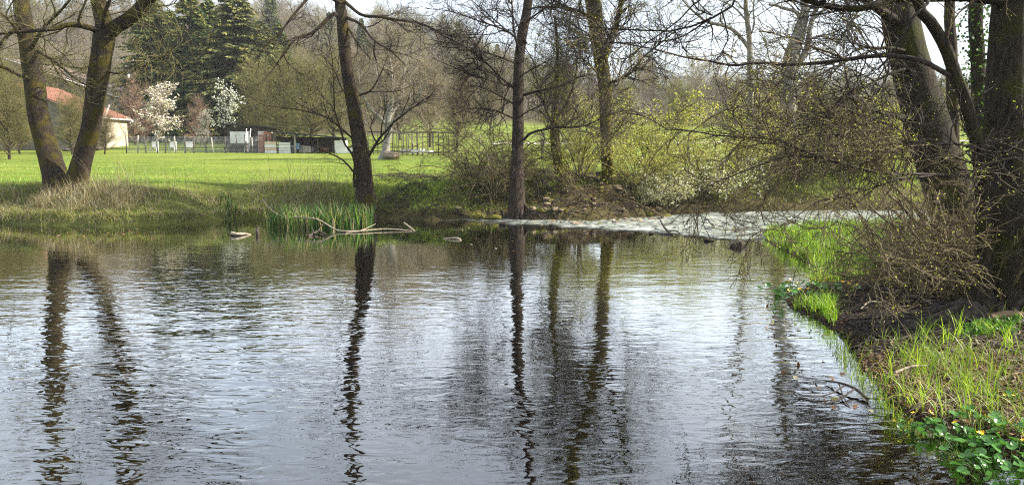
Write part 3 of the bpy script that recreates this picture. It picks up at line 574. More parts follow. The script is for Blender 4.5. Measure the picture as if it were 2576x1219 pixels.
# stems behind the alders
for i, (pts, lab, ivy) in enumerate([
        ([(2400, 640, 17, 18), (2398, 400, 17, 14), (2394, 130, 17, 13), (2390, 0, 17, 12)], "pale thin trunk seen between the leaning and the upright alder", 0),
        ([(2470, 640, 16, 22), (2466, 400, 16, 17), (2460, 150, 16, 16), (2456, 0, 16, 15)], "ivy-clad trunk just left of the upright alder at the right edge", 1),
        ([(2500, 640, 19, 16), (2502, 400, 19, 12), (2506, 150, 19, 11), (2508, 0, 19, 11)], "dark slender trunk half hidden behind the upright alder", 0)]):
    T = ext(tr(pts), [(0, 0, 9, .07), (.2, .2, 13, .02)]); T[0][2] = min(T[0][2], .5)
    rt_ = river_tree("back_alder", lab, [T], [], BARK_R if i != 0 else BARK_M, TWIG_D, 71+i, 30, 240, 900, L=(1.6, .9, .45), leafn=500, leafsz=.03, leafc=YG, flare=.2, S=14)
    if ivy:
        rng = np.random.default_rng(5); C = resample(T[:4], 60)[:, :3][None]
        V, F = leaves(rng, C, 2600, .07, .17, .8); g = G(); g.add(V-T[0][:3], F, 0, leafcol(rng, 2600, ((.03, .07, .015), (.05, .10, .02), (.07, .13, .02)))); g.build("ivy", LEAF, rt_, kind="stuff")

# ------------------------------------------------------------------ bushes: a few meshes, many individuals
def bush_meshes(seed, h=3.0, spread=1.6, nst=26, n3=260, n4=1500, n5=2600, leafn=5200, leafsz=.035, leafc=YG, twig=TWIG_B, droop=-.03, flowern=0, lean=(0, 0)):
    rng = np.random.default_rng(seed); n = nst
    a = rng.uniform(0, 2*math.pi, n); r = rng.uniform(.02, .25, n); K = 9; P = np.empty((n, K, 3)); P[:, 0] = np.stack([np.cos(a)*r, np.sin(a)*r, -.08+0*a], 1)
    d = nrm(np.stack([np.cos(a)*rng.uniform(.1, .6, n)+lean[0], np.sin(a)*rng.uniform(.1, .6, n)+lean[1], np.ones(n)], 1)); seg = h*rng.uniform(.6, 1.15, n)/(K-1)
    out = np.stack([np.cos(a), np.sin(a), 0*a], 1)*spread/h*.14
    for k in range(1, K): d = nrm(d+out+rng.normal(size=(n, 3))*.09+np.array([0, 0, droop*k])); P[:, k] = P[:, k-1]+d*seg[:, None]
    R = rng.uniform(.014, .035, n)[:, None]*(1-.75*np.linspace(0, 1, K))[None]
    P3, R3 = grow(rng, P, R, n3, h*.36, 42, t0=.15, K=7, r=.011, rt=.0035, wander=.2, up=droop*.6)
    P4, R4 = grow(rng, P3, R3, n4, h*.17, 45, K=4, r=.0055, rt=.0028, wander=.22, up=droop)
    g = G(); g.tubes(P, R, 5); ms = [("stem", g.mesh("stem", twig))]
    g = G(); g.tubes(P3, R3, 3); g.tubes(P4, R4, 3)
    if n5: P5, R5 = grow(rng, P4, R4, n5, h*.08, 45, K=3, r=.004, rt=.0025, wander=.2, up=droop); g.tubes(P5, R5, 3); P4 = np.concatenate([P4[:, :3], P5])
    ms.append(("crown", g.mesh("crown", twig)))
    if leafn: V, F = leaves(rng, P4, leafn, leafsz, .02, .6); g = G(); g.add(V, F, 0, leafcol(rng, leafn, leafc)); ms.append(("foliage", g.mesh("foliage", LEAF)))
    if flowern: V, F = leaves(rng, P4, flowern, .055, .03, .9); g = G(); g.add(V, F, 0, leafcol(rng, flowern, ((.8, .8, .76), (.72, .74, .66)), .1)); ms.append(("blossom", g.mesh("blossom", PETAL)))
    return ms
def place(name, ms, loc, rz, s, label, cat, group=None):
    r = empty(name, loc, rz, label=label, cat=cat, group=group); r.scale = s if hasattr(s, '__len__') else (s,)*3
    for nm, me in ms: link_obj(nm, me, r, kind="stuff")
    return r
YL = ((.42, .44, .08), (.50, .48, .11), (.30, .34, .06), (.50, .43, .16))
BU = [bush_meshes(101, leafc=YL, leafn=7000, leafsz=.05, twig=TWIG_B, n3=200, n4=1000, n5=1500, nst=18), bush_meshes(102, h=3.4, spread=2.2, leafc=YL, leafn=8000, leafsz=.05, twig=TWIG_O, nst=18, n3=200, n4=1000, n5=1500), bush_meshes(103, h=3.0, spread=2.6, leafn=1500, leafc=YG, twig=TWIG_B, nst=18, n3=200, n4=900, n5=1300, droop=-.05)]
BF = bush_meshes(104, h=2.6, spread=2.2, leafn=5000, leafc=YL, leafsz=.04, twig=TWIG_B, flowern=1900, n4=1000, n5=1600)
rng = np.random.default_rng(9)
# (px, Y, scale, mesh, label)
lst = [(1238, 24.2, 1.15, 2, "dark drooping leafless bush left of the straight grey tree"), (1185, 26.0, .9, 2, "low bare bush nearest the sunny grass left of the straight tree"), (1272, 26.5, 1.0, 2, "bare bush half hidden behind the straight grey tree"),
       (1452, 26.2, 1.1, 0, "bush in young yellow leaf close left of the mossy leaning trunk"),
       (1600, 25.4, .85, 1, "yellow-green bush close right of the mossy leaning trunk"),
       (1800, 27, 1.0, 1, "broad leafing bush over the far side of the rapids"),
       (1935, 26.8, 1.0, 2, "brown drooping thicket hanging over the rapids"), (2010, 27.5, 1.1, 2, "brown leafless bush at the foot of the pale pollard tree"),
       (2080, 29, 1.2, 1, "leafing bush right of the pale pollard tree"), (2170, 30, 1.25, 0, "green bush beyond the rapids left of the leaning alder"), (2250, 31, 1.2, 1, "green bush beyond the rapids partly behind the leaning alder"),
       (1960, 33, 1.4, 0, "pale green bush farther back between the two pale trees"), (2120, 34, 1.4, 1, "farther pale green bush seen through the long bare boughs"), (1640, 31, 1.4, 1, "farther bush showing under the white sky above the stones")]
for px, Y, s, k, lab in lst:
    x = (px-CX)/FPX*Y*1.0; z = drop(x, Y)
    place("riverside_bush", BU[k], (x, Y, z-.05), rng.uniform(0, 6.28), (s*1.05, s*1.05, s*rng.uniform(.92, 1.1)), lab, "bush", "bushes on the far bank")
for px, Y, s, lab in [(1700, 24.9, .75, "blackthorn in white blossom spilling down to the rapids"), (1655, 24.4, .5, "small spray of white blossom just above the stones"), (1775, 25.8, 1.05, "taller white blossoming bush behind the lower one")]:
    x = (px-CX)/FPX*Y; place("blackthorn", BF, (x, Y, drop(x, Y)-.03), rng.uniform(0, 6.28), s, lab, "bush", "blackthorn bushes in blossom")
# multi-stemmed ivy trunk left of mossy tree
E1 = tr([(1424, 492, 25, 20), (1418, 460, 25, 14), (1404, 410, 25, 12), (1396, 350, 25, 12), (1396, 280, 25, 9), (1400, 200, 25, 6), (1402, 120, 25, 4), (1396, 40, 25, 3)])
rt_ = river_tree("ivy_stem_tree", "short bushy tree wrapped in yellow-green leaves between the grey and the mossy tree", [E1], [limb([(1400, 330, 25), (1375, 280, 24.6), (1350, 200, 24.4), (1345, 120, 24.2)], .05, .01), limb([(1400, 300, 25), (1430, 250, 24.7), (1450, 170, 24.5), (1440, 90, 24.3)], .05, .01)],
                BARK_Y, TWIG_B, 83, 50, 400, 1500, L=(1.3, .8, .4), leafn=4500, leafsz=.04, leafc=YL, flare=.3, S=12)
C = resample(E1[:5], 50)[:, :3][None]; rng2 = np.random.default_rng(6); V, F = leaves(rng2, C, 1500, .06, .13, .8); g = G(); g.add(V-E1[0][:3], F, 0, leafcol(rng2, 1500, YL)); g.build("ivy", LEAF, rt_, kind="stuff")
# thicket in front of the right hand trunks
TH = bush_meshes(105, h=1.7, spread=1.0, nst=34, n3=150, n4=450, n5=0, leafn=500, leafsz=.018, leafc=YL, twig=TWIG_B, droop=0)
for px, Y, s, lab in [(2330, 10.2, 1.0, "bare brown thicket at the foot of the leaning alder"), (2400, 9.6, .95, "dense bare suckers left of the crooked stem"), (2310, 12.0, .6, "small bare shrub edging the green spit"),
                      (2505, 9.0, .9, "tangle of bare shoots between the crooked stem and the upright alder"), (2240, 13.4, .55, "low dark bramble clump on the far side of the green spit"), (2440, 11.0, 1.2, "tall bare shoots behind the crooked stem")]:
    x = (px-CX)/FPX*Y; place("bare_thicket", TH, (x, Y, drop(x, Y)-.03), rng.uniform(0, 6.28), s, lab, "shrub", "bare shrubs around the alders")
# ------------------------------------------------------------------ roots
def root_path(p0, ang, ln, r0, rng, dz=0, K=14, wig=.22, under=.35):
    P = np.empty((K, 3)); P[0] = p0; d = ang
    for k in range(1, K):
        d += rng.normal()*wig; P[k, 0] = P[k-1, 0]+math.cos(d)*ln/(K-1); P[k, 1] = P[k-1, 1]+math.sin(d)*ln/(K-1); P[k, 2] = 0
    z = H(P[:, 0], P[:, 1]); R = r0*(1-.8*np.linspace(0, 1, K)**.8)
    P[:, 2] = z+R*under+.02*rng.normal(size=K)*.5; P[0, 2] = p0[2]; P[1, 2] = max(P[1, 2], (p0[2]+P[2, 2])/2); return P, R
def add_roots(parent_name, base, n, ang0, ang1, ln, r, seed, zt=.25, rad=.22):
    par = bpy.data.objects[parent_name]; off = np.array(par.location); rng = np.random.default_rng(seed)
    for i in range(n):
        a = rng.uniform(ang0, ang1); p0 = np.array([base[0]+math.cos(a)*rad, base[1]+math.sin(a)*rad, drop(base[0], base[1])+zt*rng.uniform(.2, 1)])
        P, R = root_path(p0, a, ln*rng.uniform(.5, 1.3), r*rng.uniform(.5, 1.3), rng); g = G(); g.tubes((P-off)[None], R[None], 6); g.build("root", ROOT, par)
bRB = at(2556, 800, 8.7); bRC = at(2462, 800, 8.5); bRA = at(2452, 690, 12.4)
add_roots("crooked_alder", bRC, 44, math.radians(140), math.radians(262), 2.1, .038, 1, .22, .16)
add_roots("upright_alder", bRB, 26, math.radians(150), math.radians(275), 2.0, .05, 2, .25, .3)
add_roots("leaning_alder", bRA, 12, math.radians(150), math.radians(280), 1.8, .05, 3, .3, .4)
add_roots("straight_grey_tree", at(1300, 540, 22.8), 34, math.radians(170), math.radians(370), 1.3, .045, 4, .6, .15)
add_roots("slim_bank_tree", at(922, 508, 23), 12, math.radians(180), math.radians(360), 1.0, .04, 5, .35, .25)
add_roots("twin_trunk_tree", at(168, 474, 23.4), 8, math.radians(190), math.radians(350), .9, .05, 6, .2, .4)
# loose small roots and dead twigs on the ground: nobody could count them
def debris(name, pts, n, ln, r, seed, m, lift=.02, kind="stuff", label=None, cat=None):
    rng = np.random.default_rng(seed); pts = np.asarray(pts); i = rng.integers(0, len(pts), n); p = pts[i]+rng.normal(size=(n, 2))*.08; K = 5; a = rng.uniform(0, 6.28, n)
    P = np.empty((n, K, 3)); P[:, 0, :2] = p; L = ln*rng.uniform(.4, 1.4, n)
    for k in range(1, K): a = a+rng.normal(size=n)*.3; P[:, k, 0] = P[:, k-1, 0]+np.cos(a)*L/4; P[:, k, 1] = P[:, k-1, 1]+np.sin(a)*L/4
    P[:, :, 2] = H(P[:, :, 0], P[:, :, 1])+lift*rng.uniform(0, 2.5, (n, K)); R = (r*rng.uniform(.5, 1.5, n))[:, None]*np.linspace(1, .4, K)[None]
    g = G(); g.tubes(P, R, 3); o = g.build(name, m, kind=kind); return tag(o, label, cat)
def region(poly_px, z, n, seed, inside_land=True):
    rng = np.random.default_rng(seed); poly = np.array([gp(px, py, z)[:2] for px, py in poly_px]); lo, hi = poly.min(0), poly.max(0); out = []
    while sum(map(len, out)) < n:
        q = rng.uniform(lo, hi, (n*2, 2)); q = q[inside(q[:, 0], q[:, 1], poly)]
        if inside_land is not None: q = q[(sd_river(q[:, 0], q[:, 1]) > 0) == inside_land]
        out.append(q)
        if len(out) > 60: break
    return np.concatenate(out)[:n]
rootzone = [(2080, 700), (2300, 680), (2576, 700), (2620, 850), (2350, 860), (2150, 850), (2040, 790)]
debris("fallen_twigs", region(rootzone, .2, 900, 3), 1500, .5, .008, 1, ROOT)
debris("fallen_twigs", region([(1190, 470), (1300, 480), (1650, 500), (1850, 515), (1850, 545), (1600, 552), (1300, 552), (1180, 548)], .3, 900, 4), 1700, .55, .012, 2, ROOT, .06)
debris("fallen_twigs", region([(940, 500), (1200, 500), (1250, 545), (1180, 556), (960, 552)], .2, 500, 5), 600, .5, .012, 3, ROOT, .04)
debris("fallen_twigs", region([(2150, 840), (2576, 830), (2700, 1200), (2300, 1080), (2160, 930)], .2, 500, 6), 420, .3, .004, 4, DRIFT, .02)
# brown leaf litter
def litter(name, pts, size, seed, cols, lift=.012, zf=None):
    rng = np.random.default_rng(seed); n = len(pts); c = np.concatenate([pts, (H(pts[:, 0], pts[:, 1])+lift)[:, None]], 1) if zf is None else np.concatenate([pts, np.full((n, 1), zf)], 1)
    a = nrm(rng.normal(size=(n, 3))*np.array([1, 1, .25])); b = nrm(np.cross(a, np.array([0, 0, 1.0])+rng.normal(size=(n, 3))*.3)); s = (size*rng.uniform(.5, 1.5, n))[:, None]
    V = np.stack([c-a*s, c-b*s*.5+np.array([0, 0, .2])*s, c+a*s, c+b*s*.5], 1).reshape(-1, 3); g = G(); g.add(V, np.arange(4*n).reshape(-1, 4), 0, leafcol(rng, n, cols, .35)); return g.build(name, STRAW, kind="stuff")
BRN = ((.16, .075, .035), (.12, .06, .03), (.22, .12, .06), (.07, .04, .025), (.30, .2, .12))
litter("leaf_litter", region(rootzone, .2, 3000, 7), .028, 5, BRN)
litter("leaf_litter", region([(2150, 840), (2576, 830), (2700, 1200), (2300, 1080), (2160, 930)], .2, 3600, 8), .022, 6, BRN+((.3, .22, .13),))
litter("leaf_litter", region([(1190, 470), (1300, 480), (1650, 500), (1850, 515), (1850, 545), (1600, 552), (1300, 552), (1180, 548)], .3, 3000, 9), .05, 7, BRN)
pts = region([(1900, 1000), (2200, 960), (2600, 1180), (2600, 1300), (1500, 1300), (1700, 1150)], 0, 900, 10, False)
litter("sunken_leaves", pts, .035, 8, ((.34, .14, .05), (.24, .11, .05), (.15, .09, .05), (.42, .25, .12)), .01)

litter('floating_leaves', np.concatenate([region([(950, 560), (1250, 575), (1400, 640), (900, 620)], 0, 40, 51, False), region([(1960, 700), (2150, 900), (2200, 1060), (2000, 1000), (1900, 800)], 0, 50, 52, False), region([(0, 575), (560, 575), (600, 600), (0, 610)], 0, 60, 53, False)]), .03, 54, BRN+((.5, .45, .3),), zf=.008)
# ------------------------------------------------------------------ stones under the roots of the grey tree
def rock_mesh(seed, m):
    rng = np.random.default_rng(seed); nu, nv = 10, 7; u = np.linspace(0, 2*math.pi, nu, endpoint=False); v = np.linspace(0.02, math.pi-.02, nv); U, Vv = np.meshgrid(u, v)
    x, y, z = np.cos(U)*np.sin(Vv), np.sin(U)*np.sin(Vv), np.cos(Vv)
    for _ in range(9):
        n = nrm(rng.normal(size=3)); c = rng.uniform(.45, .8); d = x*n[0]+y*n[1]+z*n[2]; k = np.maximum(d-c, 0); x, y, z = x-k*n[0], y-k*n[1], z-k*n[2]
    P = np.stack([x, y*.75, z*.6], -1).reshape(-1, 3); b = (np.arange(nv-1)*nu)[:, None]; j = np.arange(nu)[None]; j2 = (j+1) % nu
    g = G(); g.add(P, np.stack([b+j, b+nu+j, b+nu+j2, b+j2], -1).reshape(-1, 4)); return g.mesh("stone", m, False)
RK = [rock_mesh(i, STONE) for i in range(6)]; RM = [rock_mesh(20+i, MOSS) for i in range(3)]
DARKROCK = rock_mesh(40, ROOT); rng = np.random.default_rng(77); pts = region([(1335, 528), (1420, 505), (1640, 512), (1700, 530), (1640, 549), (1540, 556), (1340, 556)], .12, 130, 12, None)
for i, (x, y) in enumerate(pts):
    s = rng.uniform(.07, .19); mossy = rng.random() < .25
    o = link_obj("mossy_stone" if mossy else "bank_stone", (RM[i % 3] if mossy else RK[i % 6]), None, None, "yellow-mossed stone in the bank of loose stones above the rapids" if mossy else "angular brown stone in the bank of loose stones above the rapids",
                 (x, y, max(drop(x, y), -.02)+s*.25), rng.uniform(0, 6.28), (s, s*rng.uniform(.7, 1.1), s*rng.uniform(.6, 1)))
    o["category"] = "stone"; o["group"] = "mossy stones under the grey tree" if mossy else "loose stones under the grey tree"
for px, py, s, mossy, lab, nm in [(1190, 549, .42, 1, "flat stone with bright yellow moss at the waterline left of the grey tree", "mossy_stone"), (1240, 553, .28, 1, "smaller mossy stone between the flat one and the exposed roots", "mossy_stone"),
                                  (1265, 566, .16, 0, "small wet stone where the fast water starts", "river_stone"), (1148, 497, .14, 0, "pale stone lying on the green slope left of the exposed roots", "pale_stone"),
                                  (1852, 619, .26, 0, "dark round boulder standing in the rapids near the green spit", "river_boulder"), (985, 402, .9, 0, "pale boulder at the foot of the meadow tree", "pale_stone"),
                                  (1785, 606, .12, 0, "wet stone on the lip of the rapids left of the dark boulder", "river_stone"), (1640, 588, .1, 0, "little dark stone on the lip of the rapids", "river_stone")]:
    p = gp(px, py, 0) if py > 545 else (at(px, py, 46) if px == 985 else at(px, py, 23.2)); z = drop(p[0], p[1]) if py < 545 else 0
    o = link_obj(nm, (RM if mossy else RK)[int(px) % 3], None, None, lab, (p[0], p[1], z+s*.2), rng.uniform(0, 6), (s*1.3, s, s*.8)); o.data = DARKROCK if nm.startswith('river') else o.data; o["category"] = "stone"

# ------------------------------------------------------------------ driftwood
def stick(name, label, ctrl, m=DRIFT, cat="branch", S=8, K=30, lump=.2, forks=(), seed=1):
    """ctrl (x,y,z,r)"""
    ctrl = np.array(ctrl, float); o0 = ctrl[0, :3].copy(); root = empty(name, o0, label=label, cat=cat) if forks else None
    V, F, C = bigtrunk(ctrl, S=S, K=K, lump=lump, seed=seed); V = V.reshape(K, S, 3); g = G()
    g.add(V.reshape(-1, 3)-o0, F); e0, e1 = V[0]-o0, V[-1]-o0
    for e in (e0, e1[::-1]): g.add(np.concatenate([e, e.mean(0)[None]]), [(k, (k+1) % S, S, S) for k in range(S)])
    if not forks: o = g.build(name, m); o.location = tuple(o0); return tag(o, label, cat)
    g.build("stem", m, root)
    for f in forks:
        V, F, C = bigtrunk(np.array(f, float), S=6, K=16, lump=lump, seed=seed+1); g = G(); g.add(V-o0, F); g.build("side_branch", m, root)
def w(px, py, h, r, z0=0): p = gp(px, py, z0); return [p[0], p[1], z0+h, r]
stick("floating_log", "short pale log floating in front of the grassy bank", [w(583, 592, .05, .05), w(598, 593, .04, .04), w(615, 591, .03, .035), w(632, 590, -.01, .02)], cat="log")
stick("wood_stub", "dark stub of wood poking out of the water beside the floating log", [w(648, 592, -.1, .04), w(648, 592, .08, .04), w(649, 591, .18, .035)], ROOT, cat="stump")
stick("arched_branch", "long thin bleached branch arching over the sword leaves into the water", [[*at(660, 502, 21.2), .014], [*at(685, 530, 20.9), .016], [*at(715, 545, 20.4), .016], [*at(760, 547, 20.0), .018], [*at(800, 552, 19.7), .02], [*at(840, 575, 19.4), .022], w(860, 584, .03, .024), w(900, 583, .02, .022)])
w2 = [w(870, 586, .0, .014), w(905, 584, .03, .02), w(960, 580, .04, .022), w(1000, 580, .03, .018), w(1035, 581, .0, .018)]
stick("driftwood_branch", "white forked driftwood lying in the water beyond the sword leaves", w2, forks=[[w(1045, 583, .0, .018), w(1030, 576, .06, .024), w(1016, 571, .12, .02)], [w(905, 584, .03, .016), w(925, 580, .08, .012), w(945, 574, .12, .006)]], seed=3)
stick("sunken_branch", "small dark tangle of twigs breaking the surface in front of the sword leaves", [w(775, 595, .0, .03), w(800, 588, .06, .03), w(820, 592, .03, .02)], ROOT, forks=[[w(800, 588, .06, .02), w(815, 575, .15, .015), w(830, 570, .1, .01)], [w(790, 592, .04, .02), w(785, 580, .1, .01), w(780, 574, .12, .008)]])
stick("floating_stick", "pale stick floating alone in open water below the mossy stones", [w(1115, 600, .0, .012), w(1135, 601, .02, .02), w(1152, 602, .02, .032), w(1160, 604, .0, .02)])
stick("snagged_branch", "dark forked branch snagged in the middle of the rapids", [w(1690, 590, .0, .03), w(1672, 582, .10, .03), w(1660, 572, .22, .02)], ROOT, forks=[[w(1680, 586, .06, .02), w(1700, 588, .08, .015), w(1715, 590, .0, .01)]])
stick("submerged_branch", "dark branch lying half under water near the grassy point of the right bank", [w(2182, 1008, .02, .014), w(2150, 990, .05, .013), w(2110, 975, .05, .010), w(2075, 962, .02, .006)], ROOT,
      forks=[[w(2125, 981, .05, .008), w(2090, 997, .03, .007), w(2040, 1003, .02, .005), w(1990, 985, .01, .003)], [w(2150, 990, .05, .008), w(2100, 1012, .01, .007), w(2050, 1014, -.005, .005)], [w(2110, 975, .04, .007), w(2125, 1010, .02, .006), w(2150, 1035, -.02, .004)]])
stick("fallen_log", "smooth brown log lying across the roots at the right edge", [[*gp(2490, 800, .3)[:2], .30, .05], [*gp(2530, 797, .3)[:2], .32, .055], [*gp(2590, 800, .3)[:2], .31, .06], [*gp(2680, 810, .3)[:2], .3, .06]], m_noise("smooth_log", (.11, .07, .04), (.22, .15, .09), 10), cat="log")
stick("bleached_stick", "forked bleached stick on the dark mud left of the alder roots", [w(2215, 775, .08, .012, .1), w(2185, 778, .10, .011, .1), w(2165, 788, .06, .008, .1)], forks=[[w(2190, 777, .1, .008, .1), w(2182, 765, .14, .006, .1)]])
stick("dead_stick", "thin dead stick lying in the grass of the near right bank", [w(2250, 958, .08, .012, .1), w(2290, 948, .1, .012, .1), w(2330, 942, .09, .008, .1)])
stick("leaning_pole", "brown branch sloping from the stones down to the rapids", [[*at(1500, 493, 24.4), .04], [*at(1560, 500, 24), .04], [*at(1610, 515, 23.6), .035], [*at(1668, 545, 23.1), .03]], TWIG_B, cat="branch")

# ------------------------------------------------------------------ grasses
def bank_pts(x0, x1, d0, d1, n, seed, far=True, power=1.0):
    rng = np.random.default_rng(seed); out = []; t = 0
    while t < n:
        x = rng.uniform(x0, x1, n*3); yl = np.interp(x, FARL[:, 0], FARL[:, 1]); y = yl+d0-.3+(d1-d0+.3)*rng.uniform(0, 1, n*3)**power; d = sd_river(x, y); k = (d > d0) & (d < d1); out.append(np.stack([x[k], y[k]], 1)); t += k.sum()
    return np.concatenate(out)[:n]
def put(name, pts, h, w_, lean, cols, seed, K=4, m=GRASS, hv=.4, sink=.02, clump=1.7, **k):
    rng = np.random.default_rng(seed); n = len(pts); z = H(pts[:, 0], pts[:, 1])-sink; P = np.concatenate([pts, z[:, None]], 1)
    pt = noise(pts[:, 0]*clump, pts[:, 1]*clump, 0, 61)*.6+noise(pts[:, 0]*clump*3.1, pts[:, 1]*clump*3.1, 0, 62)*.4; keep = rng.random(n) < np.clip(.25+1.9*(pt-.22), .1, 1)
    P = P[keep]; pt = pt[keep]; n = len(P); hh = h*rng.uniform(1-hv, 1+hv, n)*(.45+1.1*pt); V, F, c = blades(rng, P, hh, w_*rng.uniform(.7, 1.3, n), lean, K, cols, **k)
    tone = np.repeat(.62+.8*noise(P[:, 0]*clump*.7, P[:, 1]*clump*.7, 0, 63), 2*K)[:, None]; c = c*tone
    g = G(); g.add(V, F, 0, c); return g.build(name, m, kind="stuff")
GR = ((.19, .28, .035), (.28, .36, .05), (.36, .42, .08), (.13, .20, .03)); GS = ((.34, .27, .15), (.42, .35, .22), (.26, .20, .11), (.48, .42, .30))
put("bank_grass", bank_pts(-17, -5.6, .24, 2.6, 14000, 1), .16, .016, 1.3, GR+GS[:2]+((.42, .36, .2),), 1)
put("bank_grass", bank_pts(-5.6, 1.5, .15, 3.2, 9000, 2), .14, .012, .9, GR, 2)
put("bank_grass", bank_pts(-17, -6.5, .1, .5, 3800, 3), .2, .012, 1.8, GS+GR[:3], 3, dirv=(0, -1.2, 0))
put("bank_grass", bank_pts(1, 14, 1.8, 4, 2500, 4), .16, .012, .8, GR, 4)
m_ = bank_pts(-14.6, -11.0, .7, 2.3, 2200, 5); put("dry_stalks", m_, .5, .010, .9, GS, 5, m=STRAW)
put("dry_stalks", bank_pts(-17, -13, .0, 1.6, 1100, 15), .34, .010, 1.3, GS, 15, m=STRAW)
put("dry_stalks", bank_pts(-11.5, -6.0, .8, 2.4, 650, 6), .5, .008, .8, GS+((.25, .25, .12),), 6, m=STRAW)
put("dry_stalks", bank_pts(-12.6, -4.5, 1.2, 2.6, 380, 16), .95, .009, .5, GS, 16, m=STRAW, K=5)
put('bank_grass', bank_pts(4, 16, .35, 3.5, 6000, 14), .2, .016, .9, GR+GS[:1], 14)
put('dry_stalks', bank_pts(-17, -5.6, .2, 2.2, 5200, 24), .22, .014, 2.3, GS, 24, m=STRAW)
# iris tufts behind and the big iris clump
IR = ((.035, .09, .02), (.07, .15, .03), (.15, .26, .06), (.02, .06, .012), (.06, .13, .03), (.24, .23, .09), (.30, .25, .14))
def iris(px0, px1, py0, py1, n, h, lab, seed, z=-.05):
    rng = np.random.default_rng(seed); q = []
    while len(q) < n:
        a, b = rng.uniform(-1, 1, 2)
        if abs(a)**2.5+abs(b)**2 < 1: q.append(gp((px0+px1)/2+a*(px1-px0)/2, (py0+py1)/2+b*(py1-py0)/2, max(z, 0)))
    P = np.array(q); P[:, 2] = H(P[:, 0], P[:, 1]) if z > 0 else z; o0 = P.mean(0); V, F, c = blades(rng, P-o0, h*rng.uniform(.6, 1.1, n), .05*rng.uniform(.6, 1.2, n), .38, 5, IR, .4)
    r = empty("iris_clump", o0, label=lab, cat="plant"); g = G(); g.add(V, F, 0, c); g.build("foliage", GRASS, r, kind="stuff")
iris(668, 942, 556, 577, 750, .76, "wide clump of tall dark green sword leaves standing in the water", 1)
iris(550, 595, 520, 530, 60, .32, "small tuft of green sword leaves on the bank left of the wide clump", 2, .3)
# meadow tufts
rng = np.random.default_rng(21); n = 60000; y = 23.5+22*rng.uniform(0, 1, n)**1.6; x = rng.uniform(-.72, .72, n)*y
k = (sd_river(x, y) > 2.0); pts = np.stack([x[k], y[k]], 1); put("meadow_grass", pts, .085, .016, .8, ((.14, .27, .025), (.20, .34, .035), (.27, .40, .05), (.30, .38, .08)), 22, K=3)
# green spit
def spit(poly, n, seed, **k): return region(poly, .1, n, seed, True)
SG = ((.15, .26, .025), (.22, .34, .035), (.32, .42, .05), (.10, .18, .02))
put("spit_grass", spit([(1905, 575), (2250, 570), (2330, 590), (2330, 640), (2250, 650), (2050, 660), (1960, 630), (1900, 600)], 9000, 31), .24, .014, .6, SG, 31)
put("spit_grass", spit([(2000, 640), (2330, 600), (2360, 670), (2180, 700), (2040, 712)], 5000, 32), .26, .012, .7, SG+((.3, .28, .12),), 32)
put("spit_grass", spit([(1980, 760), (2080, 750), (2110, 790), (2090, 830), (2000, 800)], 420, 33), .22, .010, .55, SG, 33, K=5)
# bright long grass of the near right bank
NG = ((.19, .30, .025), (.27, .38, .04), (.36, .44, .06), (.13, .22, .02))
tuftc = region([(2130, 860), (2250, 850), (2576, 820), (2720, 900), (2720, 1200), (2480, 1110), (2320, 1050), (2230, 990), (2160, 930)], .12, 190, 34, True); rng = np.random.default_rng(35)
tp = np.repeat(tuftc, 7, 0)+rng.normal(size=(len(tuftc)*7, 2))*.022; put("near_grass", tp, .25, .0075, .75, NG, 36, K=6)
put("near_grass", region([(2200, 900), (2576, 860), (2720, 900), (2720, 1200), (2480, 1110), (2320, 1050), (2230, 990)], .12, 600, 37, True), .13, .005, 1.0, NG+GS, 37, K=5)
put("dry_stalks", region([(2300, 880), (2720, 860), (2720, 1200), (2480, 1110), (2300, 1030)], .12, 420, 38, True), .2, .004, 1.5, GS, 38, K=6, m=STRAW)
q = region([(2120, 850), (2260, 960), (2330, 1060), (2240, 1050), (2140, 950), (2080, 860)], 0, 260, 39, False); rng = np.random.default_rng(40)
P = np.concatenate([q, np.full((len(q), 1), -.04)], 1); V, F, c = blades(rng, P, .2*rng.uniform(.5, 1.2, len(q)), .006*np.ones(len(q)), .7, 5, NG); g = G(); g.add(V, F, 0, c); g.build("water_grass", GRASS, kind="stuff")
# low weeds: ground cover clumps near trunk bases
q = np.concatenate([region([(2430, 815), (2560, 810), (2560, 835), (2420, 835)], .25, 500, 41), region([(2220, 640), (2420, 620), (2420, 680), (2250, 690)], .2, 500, 42)]); rng = np.random.default_rng(43)
P = np.concatenate([q, H(q[:, 0], q[:, 1])[:, None]+.03], 1)[:, None]; P = np.concatenate([P, P+np.array([0, 0, .05])], 1); V, F = leaves(rng, P, 1700, .035, .02, .7, up=.6); g = G(); g.add(V, F, 0, leafcol(rng, 1700, ((.07, .16, .03), (.10, .21, .04)))); g.build("low_weeds", LEAF, kind="stuff")

# ------------------------------------------------------------------ marsh marigolds with separate round leaves
def round_leaf(seed):
    rng = np.random.default_rng(seed); n = 12; a = np.linspace(.35, 2*math.pi-.35, n); r = 1+.06*np.cos(a*5); V = [(0, 0, 0)]
    for t in (.55, 1): V += [(math.cos(q)*r_*t, math.sin(q)*r_*t*.95, .22*t*t*(1+.5*math.sin(3*q+seed))) for q, r_ in zip(a, r)]
    F3 = [(0, k+1, k+2, k+2) for k in range(n-1)]; F = [(1+k, 1+n+k, 2+n+k, 2+k) for k in range(n-1)]; g = G(); V = np.array(V)
    g.add(V, np.array(F), 0, (.08, .21, .04)); g.add(V, np.array([f[:3] for f in F3]), 0, (.08, .21, .04)); return g.mesh("leaf", GLOSSLEAF)
LF = [round_leaf(i) for i in range(3)]
PET = mat("marigold_petal"); prin(PET[1], PET[2], (.85, .52, .01), .35, spec=.5); PET = PET[0]
g = G()
